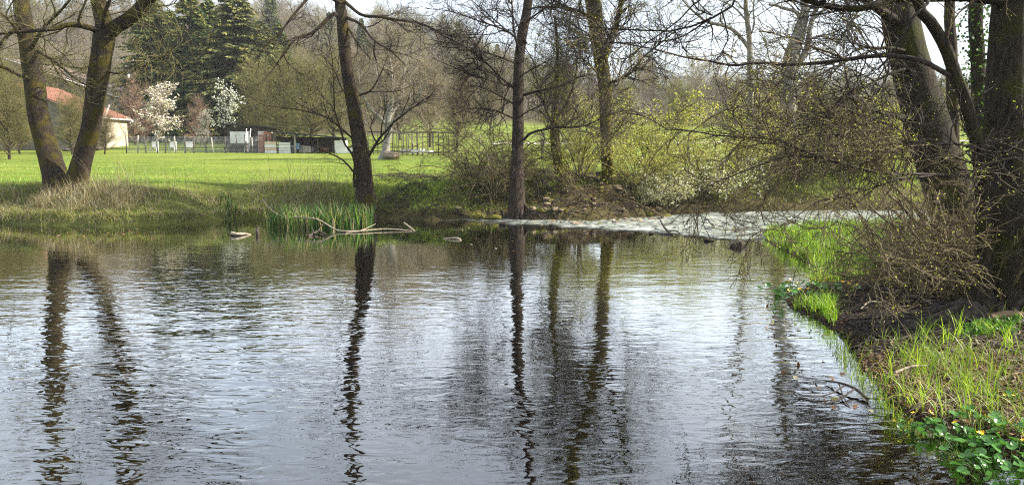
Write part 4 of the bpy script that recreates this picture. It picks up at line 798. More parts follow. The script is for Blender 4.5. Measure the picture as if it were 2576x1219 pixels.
for k in range(5):
    a = k*2*math.pi/5; d = np.array([math.cos(a), math.sin(a), 0]); s = np.array([-d[1], d[0], 0]); g.add([d*.12, d*.6-s*.36+np.array([0, 0, .2]), d*1.0+np.array([0, 0, .42]), d*.6+s*.36+np.array([0, 0, .2])], [(0, 1, 2, 3)])
a_ = np.arange(6)*math.pi/3; g.add(np.concatenate([np.stack([np.cos(a_)*.18, np.sin(a_)*.18, 0*a_+.06], 1), [[0, 0, .16]]]), [(k, (k+1) % 6, 6) for k in range(6)])
FLW = g.mesh("flower", PET, False)
def marigold(px, py, nl, nf, s, lab, seed, rad=.16):
    rng = np.random.default_rng(seed); c = gp(px, py, .02); z0 = max(drop(c[0], c[1]), 0.0); c[2] = z0; r = empty("marsh_marigold", c, label=lab, cat="plant", group="marsh marigolds"); gs = G()
    for i in range(nl+nf):
        fl = i >= nl; a = rng.uniform(0, 6.28); q = rad*math.sqrt(rng.random())*1.2; h = rng.uniform(.02, .11)+(.06 if fl else 0); p = np.array([math.cos(a)*q*1.4, math.sin(a)*q, h])
        o = link_obj("flower" if fl else "leaf", FLW if fl else LF[i % 3], r); sz = s*(.6 if fl else 1)*rng.uniform(.6, 1.25)*(1.1 if fl else 1); o.location = tuple(p); o.scale = (sz, sz, sz)
        o.rotation_euler = (rng.normal()*.4-.15, rng.normal()*.4, rng.uniform(0, 6.28))
        K = 5; t = np.linspace(0, 1, K)[:, None]; st = np.array([p[0]*.3, p[1]*.3, -.05]); P = st+(p-st)*t+np.array([0, 0, .02])*np.sin(t*math.pi); gs.tubes(P[None], np.full((1, K), .0022), 4, 0, np.array([[.12, .2, .05]]))
    gs.build("stalks", GRASS, r, kind="stuff")
mm = [(2300, 1078, 12, 4, .030, "marsh marigold at the water's edge with the most open yellow flowers", .10), (2350, 1088, 16, 1, .032, "marsh marigold just right of the flower-rich one at the water's edge", .12), (2400, 1095, 18, 1, .034, "glossy round-leaved marigold in the middle of the near clump", .13),
      (2450, 1082, 18, 1, .034, "marigold tucked under the long grass behind the near clump", .13), (2430, 1130, 20, 2, .038, "large-leaved marigold leaning out over the brown shallows", .13), (2490, 1125, 20, 1, .040, "largest-leaved marigold with pale shining leaves near the corner", .13),
      (2545, 1110, 16, 1, .036, "marigold against the right edge under tall grass", .12), (2540, 1165, 18, 1, .036, "marigold nearest the bottom right corner of the picture", .14), (2480, 1170, 14, 0, .032, "flowerless marigold drifting in the shallows at the bottom right", .14),
      (2535, 1050, 6, 3, .03, "marigold with raised yellow flowers among the long grass", .10), (2500, 1200, 12, 0, .034, "flowerless marigold lowest in the bottom right corner", .14)]
for i, (px, py, nl, nf, s, lab, rad) in enumerate(mm): marigold(px, py, nl, nf, s, lab, 300+i, rad)
mf = [(1965, 738, 14, 5, .05, "marigold at the far left tip of the distant clump", .25), (2010, 732, 26, 3, .055, "marigold in the middle of the distant clump on the water's edge", .3), (2050, 735, 24, 3, .055, "marigold on the landward side of the distant clump", .3), (2100, 745, 8, 4, .05, "small flowering marigold on the mud right of the distant clump", .2), (2130, 752, 8, 2, .05, "flat marigold rosette on the mud nearest the roots", .15), (2005, 755, 16, 3, .05, "marigold at the waterside front of the distant clump", .25)]
for i, (px, py, nl, nf, s, lab, rad) in enumerate(mf): marigold(px, py, nl, nf, s, lab, 400+i, rad)
# ------------------------------------------------------------------ spruces
def spruce_mesh(seed, h=17, rb=4.0, cols=((.04, .075, .025), (.065, .105, .03), (.095, .135, .035)), lit_tipc=(.20, .20, .04)):  # golden sunlight on the boughs is painted into random outer sprays
    rng = np.random.default_rng(seed); n = 520; t = np.sort(rng.uniform(0, 1, n)**.9); z = .6+t*(h-.9); a = rng.uniform(0, 6.28, n); L = rb*(1-t)**.68*rng.uniform(.7, 1.15, n)+.25; K = 6
    P = np.empty((n, K, 3)); out = np.stack([np.cos(a), np.sin(a), 0*a], 1); s = np.linspace(0, 1, K)
    for k in range(K): P[:, k] = out*(L*s[k])[:, None]; P[:, k, 2] += z+L*(.12*s[k]-.55*s[k]**1.3+.18*s[k]**3)
    g = G(); T = np.array([[[0, 0, -.2], [0, 0, h*.5], [0, 0, h]]]); g.tubes(T, np.array([[.24, .13, .02]]), 8); tm = g.mesh("trunk", BARK_R)
    m = 26; i = np.repeat(np.arange(n), m); u = rng.uniform(.12, 1, n*m); f = u*(K-1); j = np.minimum(f.astype(int), K-2); fr = (f-j)[:, None]; c = P[i, j]*(1-fr)+P[i, j+1]*fr
    side = np.stack([-out[i, 1], out[i, 0], 0*u], 1)*rng.choice([-1, 1], n*m)[:, None]; d = nrm(side*rng.uniform(.2, 1, (n*m, 1))+out[i]*.7+np.array([0, 0, -1])*rng.uniform(.2, 1.0, (n*m, 1)))
    ln = (.22+.42*L[i]*(1-u)*.35+.15)*rng.uniform(.6, 1.3, n*m); wv = nrm(np.cross(d, rng.normal(size=(n*m, 3))))*(ln*.20)[:, None]; e = d*ln[:, None]
    V = np.stack([c, c+e*.5+wv, c+e, c+e*.5-wv], 1).reshape(-1, 3); cc = np.asarray(cols)[rng.integers(0, len(cols), n*m)]*rng.uniform(.7, 1.3, (n*m, 1)); tip = (u > .7)[:, None] & (rng.random((n*m, 1)) < .4); cc = np.where(tip, np.array(lit_tipc)*rng.uniform(.6, 1.3, (n*m, 1)), cc)
    g = G(); g.add(V, np.arange(n*m*4).reshape(-1, 4), 0, np.repeat(cc, 4, 0)); return [("trunk", tm), ("crown", g.mesh("crown", NEEDLE))]
SP = [spruce_mesh(1), spruce_mesh(2, lit_tipc=(.28, .24, .05)), spruce_mesh(3, rb=4.6, cols=((.08, .10, .035), (.12, .13, .045), (.06, .08, .03)), lit_tipc=(.24, .22, .06))]
for px, Y, s, k, lab in [(402, 84, (1.3, 1.3, .98), 0, "dark spruce at the left end of the spruce row"), (448, 90, (1.2, 1.2, .90), 0, "narrow dark spruce second in the spruce row"), (500, 84, (1.35, 1.35, .95), 1, "broad spruce with golden lit boughs in the middle of the row"),
                         (545, 91, (1.2, 1.2, .98), 1, "slim spruce right of the golden one"), (612, 82, (1.45, 1.45, .98), 2, "widest olive spruce at the right end of the row"), (575, 88, (1, 1, .85), 2, "shorter spruce tucked behind the widest one"), (665, 86, (1.3, 1.3, .8), 2, "olive spruce furthest right with its lower boughs behind the willow"), (715, 118, (1.1, 1.1, .95), 0, "bluish spruce standing higher on the slope right of the row")]:
    x = (px-CX)/FPX*Y; r = place("spruce_tree", SP[k], (x, Y, drop(x, Y)-.1), rng.uniform(0, 6.28), s, lab, "tree", "spruces behind the garden")
    for c in r.children:
        if c.name.startswith("trunk") and "kind" in c: del c["kind"]
# ------------------------------------------------------------------ broadleaved trees on hill and garden
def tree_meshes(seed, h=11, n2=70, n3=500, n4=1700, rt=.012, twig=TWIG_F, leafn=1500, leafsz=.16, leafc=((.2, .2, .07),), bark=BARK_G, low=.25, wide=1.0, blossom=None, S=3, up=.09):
    rng = np.random.default_rng(seed); K = 9; P = np.zeros((1, K, 3)); P[0, :, 2] = np.linspace(-.2, h*.85, K); P[0, :, :2] += np.cumsum(rng.normal(size=(K, 2))*.12, 0); R = np.linspace(h*.018, .02, K)[None]
    P2, R2 = grow(rng, P, R, n2, h*.48*wide, 48, t0=low, K=8, r=.07, rt=rt, wander=.16, up=up, decay=.55)
    P3, R3 = grow(rng, P2, R2, n3, h*.20*wide, 42, K=5, r=.03, rt=rt*.7, wander=.18, up=up)
    P4, R4 = grow(rng, P3, R3, n4, h*.10*wide, 42, K=3, r=rt*1.1, rt=rt*.55, wander=.2, up=up)
    g = G(); g.tubes(P, R, 8); ms = [("trunk", g.mesh("trunk", bark))]; g = G(); g.tubes(P2, R2, 4); g.tubes(P3, R3, 3); g.tubes(P4, R4, S); ms.append(("crown", g.mesh("crown", twig)))
    if leafn: V, F = leaves(rng, P4, leafn, leafsz, leafsz, .7); g = G(); g.add(V, F, 0, leafcol(rng, leafn, leafc)); ms.append(("foliage", g.mesh("foliage", LEAF)))
    if blossom: V, F = leaves(rng, P4, blossom[0], blossom[1], blossom[1]*.4, .8); g = G(); g.add(V, F, 0, leafcol(rng, blossom[0], blossom[2], .1)); ms.append(("blossom", g.mesh("blossom", PETAL)))
    return ms
def place_tree(name, ms, px, Y, s, lab, group=None, cat="tree", x=None, zoff=0):
    x = (px-CX)/FPX*Y if x is None else x; r = place(name, ms, (x, Y, drop(x, Y)-.1+zoff), rng.uniform(0, 6.28), s, lab, cat, group)
    for c in r.children:
        if c.name.startswith(("trunk", "stem")) and "kind" in c: del c["kind"]
    return r
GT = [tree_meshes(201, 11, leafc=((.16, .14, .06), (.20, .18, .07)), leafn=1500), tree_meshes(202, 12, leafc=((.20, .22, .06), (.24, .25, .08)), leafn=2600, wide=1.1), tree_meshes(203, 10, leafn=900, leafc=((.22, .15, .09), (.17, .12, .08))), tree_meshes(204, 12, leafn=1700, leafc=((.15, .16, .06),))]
HL = ["grey-brown leafless tree among the many covering the hillside", "tree in first yellow-green leaf among the many covering the hillside", "reddish-brown budding tree among the many covering the hillside", "olive-twigged tree among the many covering the hillside"]
cnt = 0; rng = np.random.default_rng(55); cand = []
for yy in np.arange(112, 262, 8.5):
    for xx in np.arange(-.80, .78, 7.0/yy):
        cand.append((xx*yy+rng.uniform(-2.5, 2.5), yy+rng.uniform(-3.5, 3.5)))
keep = []
for x, y in cand:
    px = CX+x/y*FPX
    if px < 1080: ok = y > 118+8*noise(x*.05, 3, 0, 2) and (rng.random() < .62)
    else: ok = y > 150 and rng.random() < .62
    if y < 140 and px < 700: ok = ok or rng.random() < .5
    if ok: keep.append((x, y))
rng.shuffle(keep); keep = sorted(keep[:285], key=lambda p: p[1])
for x, y in keep:
    k = int(rng.choice([0, 1, 2, 3], p=[.35, .2, .25, .2])); s = rng.uniform(.85, 1.25)
    place_tree("woodland_tree", GT[k], 0, float(y), (s*1.15, s*1.15, s), HL[k], ["leafless hillside trees", "young-leaved hillside trees", "budding hillside trees", "olive hillside trees"][k], x=float(x), zoff=-.3)
for x, y, s in [(-42, 175, .8), (-36, 182, .7), (-60, 190, .9), (-14, 200, .8), (-4, 205, .7), (22, 215, .7)]:
    place_tree("dark_conifer", SP[0], 0, y, s, "distant dark conifer rising out of the bare hillside wood", "conifers in the hillside wood", x=x)
# garden trees
WL = [tree_meshes(211, 9, n2=110, n3=1000, n4=4200, rt=.008, twig=TWIG_O, leafn=6500, leafsz=.07, leafc=((.20, .22, .04), (.26, .25, .05), (.15, .18, .04)), low=.1, wide=1.15, up=.04), tree_meshes(212, 9, n2=110, n3=1000, n4=4200, rt=.008, twig=TWIG_B, leafn=4500, leafsz=.06, leafc=((.2, .19, .06), (.24, .2, .08)), low=.15, up=.07)]
for px, Y, s, k, lab in [(720, 70, .95, 0, "olive-green willow in first leaf behind the low sheds"), (790, 66, .95, 0, "yellowish bushy willow just left of the slim bank tree"), (650, 76, .9, 0, "olive tree between the spruces and the willow"), (850, 74, 1.0, 0, "willow seen behind the slim bank tree"),
                         (1080, 70, .9, 1, "brown-twigged tree at the right end of the wire pen"), (1150, 62, .8, 1, "brown-twigged tree at the right of the pen before the green slope"), (1010, 84, 1.1, 1, "larger brown tree behind the lone meadow tree"), (905, 88, 1.15, 1, "brown tree behind the slim bank tree on the slope"),
                         (30, 46, .62, 0, "small yellow-green fruit tree in front of the pale house wall"), (-40, 50, .8, 0, "fruit tree cut by the left edge"), (90, 92, 1.1, 1, "tree on the slope above the tiled roofs"), (186, 57, .5, 0, "thin yellow-twigged sapling seen between the two leaning trunks"), (270, 56, .36, 1, "low bare sapling by the pale end wall of the stone barn"), (60, 58, .5, 0, "yellow-twigged young tree in front of the grey rubble wall"), (120, 78, 1.0, 0, "tree rising behind the stone barn roof"), (225, 62, .55, 0, "yellow-twigged young tree before the barn roof seen right of the right-hand leaning trunk"), (20, 64, .9, 0, "broad olive-twigged tree before the pale house at the left edge"), (270, 96, 1.0, 0, "greenish tree behind the utility pole"), (330, 100, 1.1, 1, "brown tree between the roofs and the spruces"), (180, 110, 1.2, 0, "tall greenish tree behind the brown roof"),
                         (1230, 95, 1.0, 1, "brown tree on the slope behind the straight grey tree"), (1420, 105, 1.0, 1, "far tree seen between the grey and the mossy trunks"), (1560, 100, .9, 0, "far greenish tree right of the mossy trunk"), (1700, 90, .75, 0, "distant bright green tree above the blossoming bush"), (1830, 95, .8, 1, "distant brown tree low under the white sky"), (2050, 100, .8, 0, "distant tree right of the pale pollard"), (2200, 85, .8, 1, "distant tree beside the leaning alder"), (2330, 70, .8, 0, "green tree glimpsed behind the leaning alder")]:
    place_tree("garden_tree", WL[k], px, Y, s, lab, "trees beyond the meadow")
MG = tree_meshes(221, 5.6, n2=60, n3=420, n4=1500, rt=.008, twig=TWIG_F, leafn=0, blossom=(2300, .13, ((.80, .75, .73), (.86, .82, .80), (.66, .54, .52))), low=.18, wide=.8, up=.16, bark=BARK_P)
MW = tree_meshes(222, 6.2, n2=40, n3=240, n4=700, rt=.008, twig=TWIG_D, leafn=300, leafsz=.08, blossom=(1000, .14, ((.82, .82, .80), (.72, .72, .70))), low=.4, wide=.75, up=-.02, bark=BARK_R)
RDB = tree_meshes(223, 5.2, n2=70, n3=500, n4=1700, rt=.008, twig=m_noise("twig_reddish", (.16, .10, .075), (.28, .19, .14), 3), leafn=1500, leafsz=.07, leafc=((.30, .17, .11), (.26, .17, .10), (.34, .26, .14)), low=.1, up=.08)
place_tree("magnolia", MG, 405, 68, (1.4, 1.4, 1.05), "magnolia covered in pale pinkish blossom beside the stone barn"); place_tree("blossoming_cherry", MW, 572, 66, .98, "small tree with clusters of pure white blossom in front of the spruces")
place_tree("red_shrub", RDB, 345, 74, 1.25, "reddish shrub behind the left side of the magnolia", cat="shrub"); place_tree("red_shrub", RDB, 508, 72, .9, "reddish-brown shrub between the magnolia and the white cherry", cat="shrub"); place_tree("pink_shrub", MG, 520, 69, .62, "low sparse pinkish flowering shrub behind the wire fence", cat="shrub")

# undergrowth filling the hillside wood
rng = np.random.default_rng(91)
def brush(name, n, x0, x1, y0, y1, h, r_, seed, cols, leafn, px_lo=-1e9):
    rng = np.random.default_rng(seed); y = y0+(y1-y0)*rng.uniform(0, 1, n); x = rng.uniform(x0, x1, n)*y; x, y = x[(noise(x*.03, y*.03, 0, 9) > .12)], y[(noise(x*.03, y*.03, 0, 9) > .12)]; n = len(x)
    z = H(x, y, False); K = 4; P = np.empty((n, K, 3)); P[:, 0] = np.stack([x, y, z-.2], 1); d = nrm(rng.normal(size=(n, 3))*.45+np.array([0, 0, 1])); L = h*rng.uniform(.3, 1.2, n)
    for k in range(1, K): d = nrm(d+rng.normal(size=(n, 3))*.25); P[:, k] = P[:, k-1]+d*(L/(K-1))[:, None]
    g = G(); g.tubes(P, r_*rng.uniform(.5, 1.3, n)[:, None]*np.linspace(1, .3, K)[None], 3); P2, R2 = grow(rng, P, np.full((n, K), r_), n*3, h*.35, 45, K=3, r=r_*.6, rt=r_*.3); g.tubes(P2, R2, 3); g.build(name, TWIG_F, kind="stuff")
    V, F = leaves(rng, P2, leafn, .22, .2, .8); g = G(); g.add(V, F, 0, leafcol(rng, leafn, cols, .3)); g.build(name, LEAF, kind="stuff")
UG = ((.19, .17, .08), (.24, .23, .10), (.23, .26, .08), (.16, .17, .06), (.28, .23, .15))
brush("undergrowth", 9000, -.74, -.16, 118, 190, 5.5, .05, 1, UG, 26000); brush("undergrowth", 8000, -.74, .0, 190, 262, 8, .07, 2, UG, 26000); brush("undergrowth", 9000, -.16, .74, 140, 262, 7, .06, 3, UG, 30000)
brush("undergrowth", 2200, -.72, -.45, 96, 120, 3.5, .04, 4, UG, 8000)
# ------------------------------------------------------------------ buildings
WALLS = m_noise("rubble_stone_wall", (.16, .145, .125), (.34, .31, .27), 2.2, bscale=6, bd=.05); CREAM = m_noise("cream_render", (.36, .30, .21), (.62, .54, .41), 1.6); WHITE = m_noise("white_paint_worn", (.58, .57, .54), (.8, .79, .77), 1.5)
RED = m_noise("red_clay_tile", (.20, .08, .05), (.36, .18, .125), 3.5); BROWNT = m_noise("weathered_tile", (.17, .12, .10), (.29, .22, .19), 3); ZINC = m_noise("pale_gutter_metal", (.5, .5, .5), (.68, .68, .68), 2, .5)
GLASSM = mat("dark_window"); prin(GLASSM[1], GLASSM[2], (.03, .035, .04), .1, spec=.5); GLASSM = GLASSM[0]
WOODD = m_noise("dark_old_wood", (.03, .024, .02), (.10, .08, .065), 6); WOODP = m_noise("pale_post_wood", (.26, .23, .19), (.5, .45, .38), 6); METAL = mat("black_sheet"); prin(METAL[1], METAL[2], (.02, .02, .022), .5); METAL = METAL[0]
BRICK = m_noise("red_brick_face", (.30, .10, .06), (.46, .20, .13), 8); MORTAR = m_noise("pale_mortar", (.40, .37, .33), (.55, .52, .47), 6)
def barn(name, label, x0, x1, y0, y1, zb, ze, zr, wallf, wallr, roofm, tilew, over=.35, cat="building", rows=True, windows=()):
    """mono-pitch or half-gable: high edge at x0 (zr), eave at x1 (ze)"""
    r = empty(name, ((x0+x1)/2, (y0+y1)/2, zb), label=label, cat=cat); c = np.array([(x0+x1)/2, (y0+y1)/2, zb])
    g = G(); P = np.array([(x0, y0, zb-.5), (x1, y0, zb-.5), (x1, y0, ze), (x0, y0, zr)])-c; Q = P+np.array([0, .4, 0]); g.add(np.concatenate([P, Q]), [(0, 1, 2, 3), (5, 4, 7, 6), (0, 3, 7, 4), (1, 5, 6, 2), (3, 2, 6, 7)]); g.build("gable_wall", wallf, r, False)
    g = G(); g.box(np.array([x1-.2, (y0+y1)/2+.2, (zb-.5+ze)/2])-c, (.397, y1-y0-.4, ze-zb+.5)); g.build("side_wall", wallr, r, False)
    g = G(); g.box(np.array([x0+.2, (y0+y1)/2+.2, (zb-.5+zr)/2])-c, (.397, y1-y0-.4, zr-zb+.5)); g.build("back_wall", wallf, r, False)
    g = G(); sl = math.atan2(zr-ze, x1-x0); L = math.hypot(zr-ze, x1-x0)+2*over; mid = np.array([(x0+x1)/2, (y0+y1)/2, (ze+zr)/2+.09])-c; g.box(mid, (L, y1-y0+2*over, .12), tilt=sl); roof = g.build("roof", roofm, r, False)
    n = int((y1-y0+2*over)/tilew); me = None
    for k in range(min(n, 60)):   # ridges of tiles running down the slope
        if me is None:
            g = G(); seg = int(L/.33); 
            for q in range(seg): u = (q+.5)/seg-.5; g.box((u*L*math.cos(sl), 0, -u*L*math.sin(sl)+.07+.012*(q % 2)), (L/seg*1.02, tilew*.55, .07), tilt=sl+.03)
            me = g.mesh("tile_row", roofm, False)
        o = link_obj("tile_row", me, roof); o.location = tuple(mid+np.array([0, -(y1-y0)/2-over+tilew*(k+.5), .03]))
    g = G(); g.bar(np.array([x1+over*.9, y0-over, ze-over*.35])-c, np.array([x1+over*.9, y1+over, ze-over*.35])-c, .07); g.build("gutter", ZINC, r)
    g = G(); v0 = np.array([x0-over, y0-over-.05, zr+over*.4+.05])-c; v1 = np.array([x1+over, y0-over-.05, ze-over*.4+.05])-c; g.bar(v0, v1, .07, 4); g.build("verge_board", ZINC if roofm is BROWNT else WOODD, r)
    for (wx, wz, ww, wh) in windows:
        g = G(); g.box(np.array([wx, y0-.03, wz])-c, (ww+.16, .08, wh+.16)); f = g.build("window", WHITE, r, False); g = G(); g.box(np.array([wx, y0-.08, wz])-c, (ww, .03, wh)); g.build("pane", GLASSM, f, False)
    return r
gz = 1.85
barn("stone_barn", "stone barn with an orange-red tiled roof behind the twin-trunked tree", -43.5, -37.3, 66, 72.6, gz, 4.95, 7.5, WALLS, CREAM, RED, .32, windows=[(-41.8, 3.2, .7, .8)])
barn("brown_roofed_house", "larger house with a weathered brown roof above the stone barn", -53, -42.5, 80, 90, 2.2, 7.7, 11.3, WALLS, WHITE, BROWNT, .3, over=.4)
barn("pale_house", "pale rendered house cut by the left edge", -62, -47.6, 68.5, 78, gz, 7.6, 10.6, CREAM, CREAM, BROWNT, .3, windows=[(-49.6, 5.6, 1, 1.3), (-49.6, 3.1, 1, 1.3), (-53, 5.6, 1, 1.3)])
# grey rubble garden wall running left from the barn
g = G(); r = empty("garden_wall", (-45.5, 66.0, gz), label="low grey rubble wall between the pale house and the stone barn", cat="wall"); g.box((0, -.5, .75), (4.2, .35, 2.1)); g.build("stonework", WALLS, r, False); g = G(); g.box((0, -.5, 1.86), (4.3, .5, .12)); g.build("coping", STONE, r, False)
# lean-to objects by the barn
x = -36.0; g = G(); rr = empty("wood_pile", (x-1, 64.5, gz), label="low dark heap of logs against the end of the stone barn", cat="wood pile")
for k in range(40): a = rng.uniform(0, 1); yy = rng.uniform(-.4, .4); zz = rng.uniform(.08, .3+.9*(.5+a*.5)); o = G(); o.bar((-1.6+a*3.0, yy-.5, zz*a+.1), (-1.6+a*3.0+rng.normal()*.2, yy+.5, zz*a+.12), .09, 7); o.build("log", WOODD, rr)
g = G(); g.bar((0, 0, 0), (1.5, .6, 4.0), .06); o = g.build("leaning_plank", WOODP); o.location = (-36.2, 64.2, gz); tag(o, "long pale plank leaning against the corner of the stone barn", "plank")
# utility pole
p = at(327, 250, 95); r = empty("utility_pole", (p[0], 95, drop(p[0], 95)), label="pale concrete utility pole with a Y-shaped head left of the spruces", cat="utility pole"); hz = at(327, 175, 95)[2]-r.location[2]
g = G(); g.bar((0, 0, 0), (0, 0, hz), .17, 8, 0, .11); g.build("pole", ZINC, r)
for sx in (-1, 1): g = G(); g.bar((0, 0, hz), (sx*.85, 0, hz+1.3), .06); g.build("arm", ZINC, r)
g = G(); g.bar((-1.1, 0, hz+1.3), (1.1, 0, hz+1.3), .05); g.build("crossarm", ZINC, r)
for sx in (-1, 0, 1): g = G(); g.bar((sx*.95, 0, hz+1.3), (sx*.95, 0, hz+1.55), .05, 6, 0, .03); g.build("insulator", WHITE, r)
g = G()
for sx in (-1, 0, 1):
    A = np.array([p[0]+sx*.95, 95, r.location[2]+hz+1.55]); B = np.array([-56+sx, 84, 12.5]); t = np.linspace(0, 1, 16)[:, None]; Q = A+(B-A)*t; Q[:, 2] -= (np.sin(t*math.pi)*.5)[:, 0]; g.tubes(Q[None], np.full((1, 16), .014), 4)
tag(g.build("power_line", METAL), "three thin power cables running left from the utility pole", "cable")
# ------------------------------------------------------------------ garden fence, sheds, ladder, pen
def zg(x, y): return drop(x, y)
Yf = 60.4; fx0, fx1 = (328-CX)/FPX*Yf, (668-CX)/FPX*Yf; r = empty("wire_fence", (fx0, Yf, zg(fx0, Yf)), label="long wire mesh fence on wooden posts in front of the garden", cat="fence")
n = 15
for k in range(n):
    x = (fx1-fx0)*k/(n-1)+rng.normal()*.12; ln = rng.normal()*.05; g = G(); hh = 1.45*rng.uniform(.85, 1.1); g.bar((x, 0, -.2), (x+ln*hh, 0, hh), .055, 6, 0, .05); g.build("post", WOODP if k % 4 == 1 else WOODD, r)
g = G(); Lx = fx1-fx0; zz = np.arange(.05, 1.35, .1)
P = np.array([[(0, -.07, z), (Lx*.5, -.075, z+.02), (Lx, -.07, z)] for z in zz]); g.tubes(P, np.full(P.shape[:2], .006), 3)
xs_ = np.arange(0, Lx, .1); P = np.array([[(x, -.07, .0), (x+.02, -.072, .6), (x, -.07, 1.3)] for x in xs_]); g.tubes(P, np.full(P.shape[:2], .005), 3); g.build("wire_mesh", ZINC, r, kind="stuff")
# boards and small garden clutter behind the fence
def boxthing(name, label, cat, px, Y, w_, h_, d_, m, z=0, rz=0, extra=None):
    x = (px-CX)/FPX*Y; z0 = zg(x, Y)+z; r = empty(name, (x, Y, z0), rz, label=label, cat=cat); g = G(); g.box((0, 0, h_/2), (w_, d_, h_)); g.build("body", m, r, False)
    if extra: extra(r, w_, h_, d_)
    return r
def shed(r, w_, h_, d_):
    g = G(); g.box((0, -.1, h_+.08), (w_+.7, d_+.9, .1), tilt=.06); g.build("roof", METAL, r, False); g = G(); g.box((w_*.32, -d_/2-.03, h_*.45), (w_*.3, .05, h_*.8)); dd = g.build("door", WOODD, r, False)
    g = G(); g.box((w_*.24, -d_/2-.07, h_*.45), (.05, .04, .12)); g.build("handle", ZINC, dd, False)
boxthing("garden_shed", "small dark shed with a low flat roof under the white cherry", "shed", 640, 63.5, 3.4, 2.05, 2.2, WOODD, extra=shed)
def legs(r, w_, h_, d_):
    for sx in (-1, 1): g = G(); g.box((sx*w_*.42, 0, -.35), (.07, d_*.9, .72)); g.build("leg", WOODD, r, False)
boxthing("white_cabinet", "white panel cabinet standing on legs in front of the dark shed", "cabinet", 609, 61.6, 1.35, .95, .5, WHITE, z=.75, extra=legs)
xl = (625-CX)/FPX*61.0; r = empty("ladder", (xl, 61.0, zg(xl, 61)), label="white ladder leaning against the dark shed", cat="ladder")
for sx in (-.17, .17): g = G(); g.bar((sx, 0, 0), (sx+.1, .45, 1.95), .035); g.build("rail", WHITE, r)
for k in range(6): t = (k+.7)/6.5; g = G(); g.bar((-.17+.1*t, .45*t, 1.95*t), (.17+.1*t, .45*t, 1.95*t), .022); g.build("rung", WHITE, r)
# brick pillar with brick pieces
Yb = 61.2; xb = (672-CX)/FPX*Yb; r = empty("brick_pillar", (xb, Yb, zg(xb, Yb)), label="ruined red brick wall stub next to the white cabinet", cat="wall"); bw, bh = 1.15, 1.75
g = G(); g.box((0, .2, bh/2), (bw-.04, .36, bh)); g.build("core", MORTAR, r, False); bm = G(); bm.box((0, 0, 0), (.21, .05, .075)); bmesh_ = bm.mesh("brick", BRICK, False)
for j in range(18):
    for i in range(5):
        if (j > 14 and i in (0, 1)) or rng.random() < .06: continue
        o = link_obj("brick", bmesh_, r); o.location = (-bw/2+.12+i*.23+(.06 if j % 2 else -.03), .01+rng.normal()*.006, .06+j*.097)
# low sheds with a black lean-to roof
def open_shed(px0, px1, Y, h, name, lab, roofm, slope):
    x0, x1 = (px0-CX)/FPX*Y, (px1-CX)/FPX*Y; w_ = x1-x0; c = ((x0+x1)/2, Y, zg((x0+x1)/2, Y)); r = empty(name, c, label=lab, cat="shed")
    g = G(); g.box((0, .0, h), (w_+.5, 2.6, .09), tilt=slope); g.build("roof", roofm, r, False); g = G(); g.box((0, 1.1, h*.46), (w_, .06, h*.92-.1)); g.build("back_wall", WOODD, r, False)
    n = max(3, int(w_/1.6))
    for k in range(n+1): xx = -w_/2+w_*k/n; g = G(); g.box((xx, -1.0, (h-slope*xx)/2-.05), (.1, .1, h-slope*xx-.1)); g.build("post", WOODP if k % 2 else WOODD, r, False)
    return r, w_
r, w_ = open_shed(700, 868, 60.8, 1.45, "lean_to_shed", "long open lean-to with a sagging black roof behind the meadow", METAL, .09)
for j in range(14): o = G(); o.box((rng.uniform(-w_/2+.3, w_/2-.3), rng.uniform(-.3, .8), .3), (rng.uniform(.3, .9), .4, rng.uniform(.3, .7))); ob = o.build("stored_board", [WHITE, WOODD, ZINC, WOODP, RED][j % 5], r, False)
def boards(px0, px1, Y, h, n, m, name, lab):
    x0, x1 = (px0-CX)/FPX*Y, (px1-CX)/FPX*Y; r = empty(name, (x0, Y, zg(x0, Y)), label=lab, cat="panel"); w_ = x1-x0
    for k in range(n): g = G(); g.box((w_/2, rng.normal()*.01, h*(k+.5)/n), (w_, .04, h/n-.02)); g.build("board", [WHITE, m][k % 2], r, False)
    for sx in (0, w_): g = G(); g.box((sx, .06, h*.55), (.09, .07, h*1.15)); g.build("post", WOODD, r, False)
boards(671, 700, 59.6, .92, 4, m_noise("pinkish_board", (.5, .36, .28), (.66, .52, .42), 3), "board_panel", "pinkish-white boarded panel left of the gap before the lean-to")
boards(706, 735, 59.6, .88, 4, ZINC, "board_panel", "grey-white boarded panel right of the pinkish one")
boxthing("blue_barrel", "small blue container under the lean-to roof", "barrel", 752, 60.2, .4, .5, .4, m_noise("blue_plastic", (.18, .28, .42), (.25, .36, .5), 2), z=.3)
boxthing("white_crate", "white crate heap at the right end of the lean-to", "crate", 862, 60.0, .9, 1.0, .7, WHITE, extra=lambda r, a, b, c: [G().box((.7, 0, .2), (.8, .6, .4)).build("lid", ZINC, r, False)])
for px, lab in [(395, "white plastic chair behind the wire fence below the magnolia"), (440, "second white plastic chair to the right behind the wire fence"), (480, "low white bench behind the wire fence under the reddish shrub")]:
    x = (px-CX)/FPX*62; r = empty("garden_bench" if "bench" in lab else "garden_chair", (x, 62, zg(x, 62)), label=lab, cat="bench" if "bench" in lab else "chair"); g = G(); g.box((0, 0, .42), (.55, .45, .05)); g.build("seat", WHITE, r, False); g = G(); g.box((0, .22, .68), (.55, .05, .45)); g.build("backrest", WHITE, r, False)
    for sx in (-1, 1):
        for sy in (-1, 1): g = G(); g.bar((sx*.24, sy*.18, 0), (sx*.24, sy*.18, .4), .025); g.build("leg", WHITE, r)
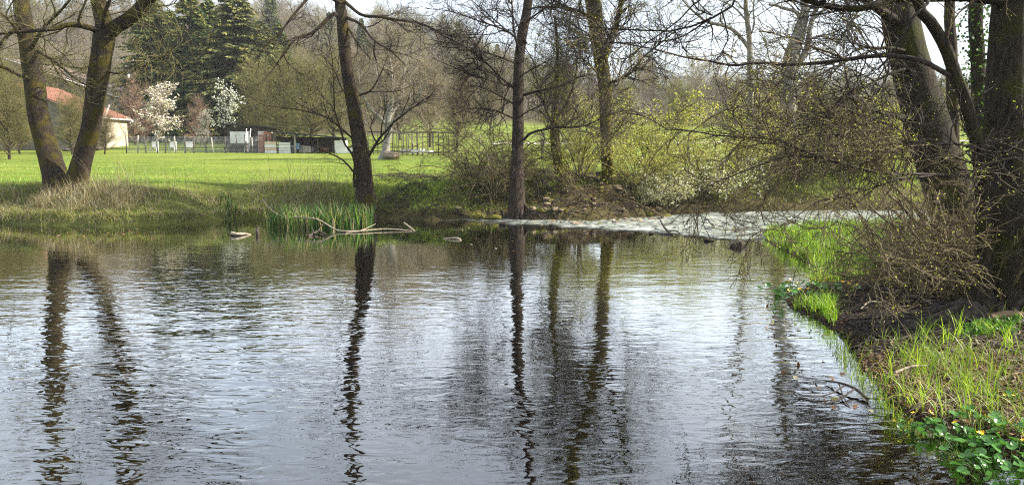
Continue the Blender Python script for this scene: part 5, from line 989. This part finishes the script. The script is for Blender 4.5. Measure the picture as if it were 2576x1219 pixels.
# wire pen of dark posts
Yp = 57; x0, x1 = (930-CX)/FPX*Yp, (1105-CX)/FPX*(Yp-5); r = empty("poultry_pen", (x0, Yp, zg(x0, Yp)), label="open pen of thin dark posts and rails right of the meadow tree", cat="pen"); n = 15
pA = np.array([0, 0, 0]); pB = np.array([x1-x0, -5, zg(x1, Yp-5)-zg(x0, Yp)])
for row, off in ((0, np.zeros(3)), (1, np.array([.9, 2.2, 0]))):
    for k in range(n): q = pA+(pB-pA)*k/(n-1)+off; g = G(); g.bar(q-np.array([0, 0, .1]), q+np.array([rng.normal()*.03, 0, 1.72]), .035, 5); g.build("post", WOODD, r)
    for z in (1.68, .25): g = G(); g.bar(pA+off+np.array([0, 0, z]), pB+off+np.array([0, 0, z]), .045, 5); g.build("rail", WOODD, r)
for k in (3, 7, 11): q = pA+(pB-pA)*k/(n-1); g = G(); g.bar(q+np.array([0, 0, 1.68]), q+np.array([.9, 2.2, 1.68]), .03, 5); g.build("crossbar", WOODD, r)
g = G(); g.box(((pA+pB)/2+np.array([.6, 1.2, .3])), (1.8, .6, .3), rz=-.5); g.build("trough", ZINC, r, False); g = G(); g.box(pB+np.array([-1.2, .6, .35]), (1.6, .5, .1), rz=-.5); g.build("ramp", WHITE, r, False)
# pasture fence on the slope to the right, pale farm track
Y2 = 70; r = empty("pasture_fence", (0, Y2, zg(0, Y2)), label="thin post and wire fence crossing the slope behind the riverside trees", cat="fence"); prev = None
for k in range(22):
    x = -3+k*1.9; y = Y2+k*.35; z = zg(x, y); g = G(); q = np.array([x, y, z])-np.array([0, Y2, zg(0, Y2)]); g.bar(q-np.array([0, 0, .1]), q+np.array([0, 0, 1.15]), .06, 5); g.build("post", WOODP, r)
    if prev is not None:
        for h_ in (.5, 1.0): g = G(); g.bar(prev+np.array([0, 0, h_]), q+np.array([0, 0, h_]), .012, 3); g.build("wire", ZINC, r)
    prev = q
xs2 = np.linspace(-2, 60, 60); g = G(); Va = []
for x in xs2:
    for dy in (0, 1.3, 2.6): y = 75+dy+x*.12; Va.append((x, y, zg(x, y)+.03))
n = len(xs2); g.add(Va, [(3*i+j, 3*i+3+j, 3*i+4+j, 3*i+1+j) for i in range(n-1) for j in (0, 1)]); g.build("farm_track", m_noise("track_gravel", (.38, .34, .28), (.52, .48, .40), 3), kind="structure")

# ------------------------------------------------------------------ hazy spring air
m, nt, out = mat("haze_air"); pv = N(nt, "ShaderNodeVolumePrincipled"); pv.inputs['Color'].default_value = (.93, .96, 1, 1); pv.inputs['Density'].default_value = .0003; nt.links.new(pv.outputs[0], out.inputs['Volume'])
g = G(); g.box((10, 500, 25), (1480, 1210, 64)); g.build("haze", m, None, False, kind="stuff")
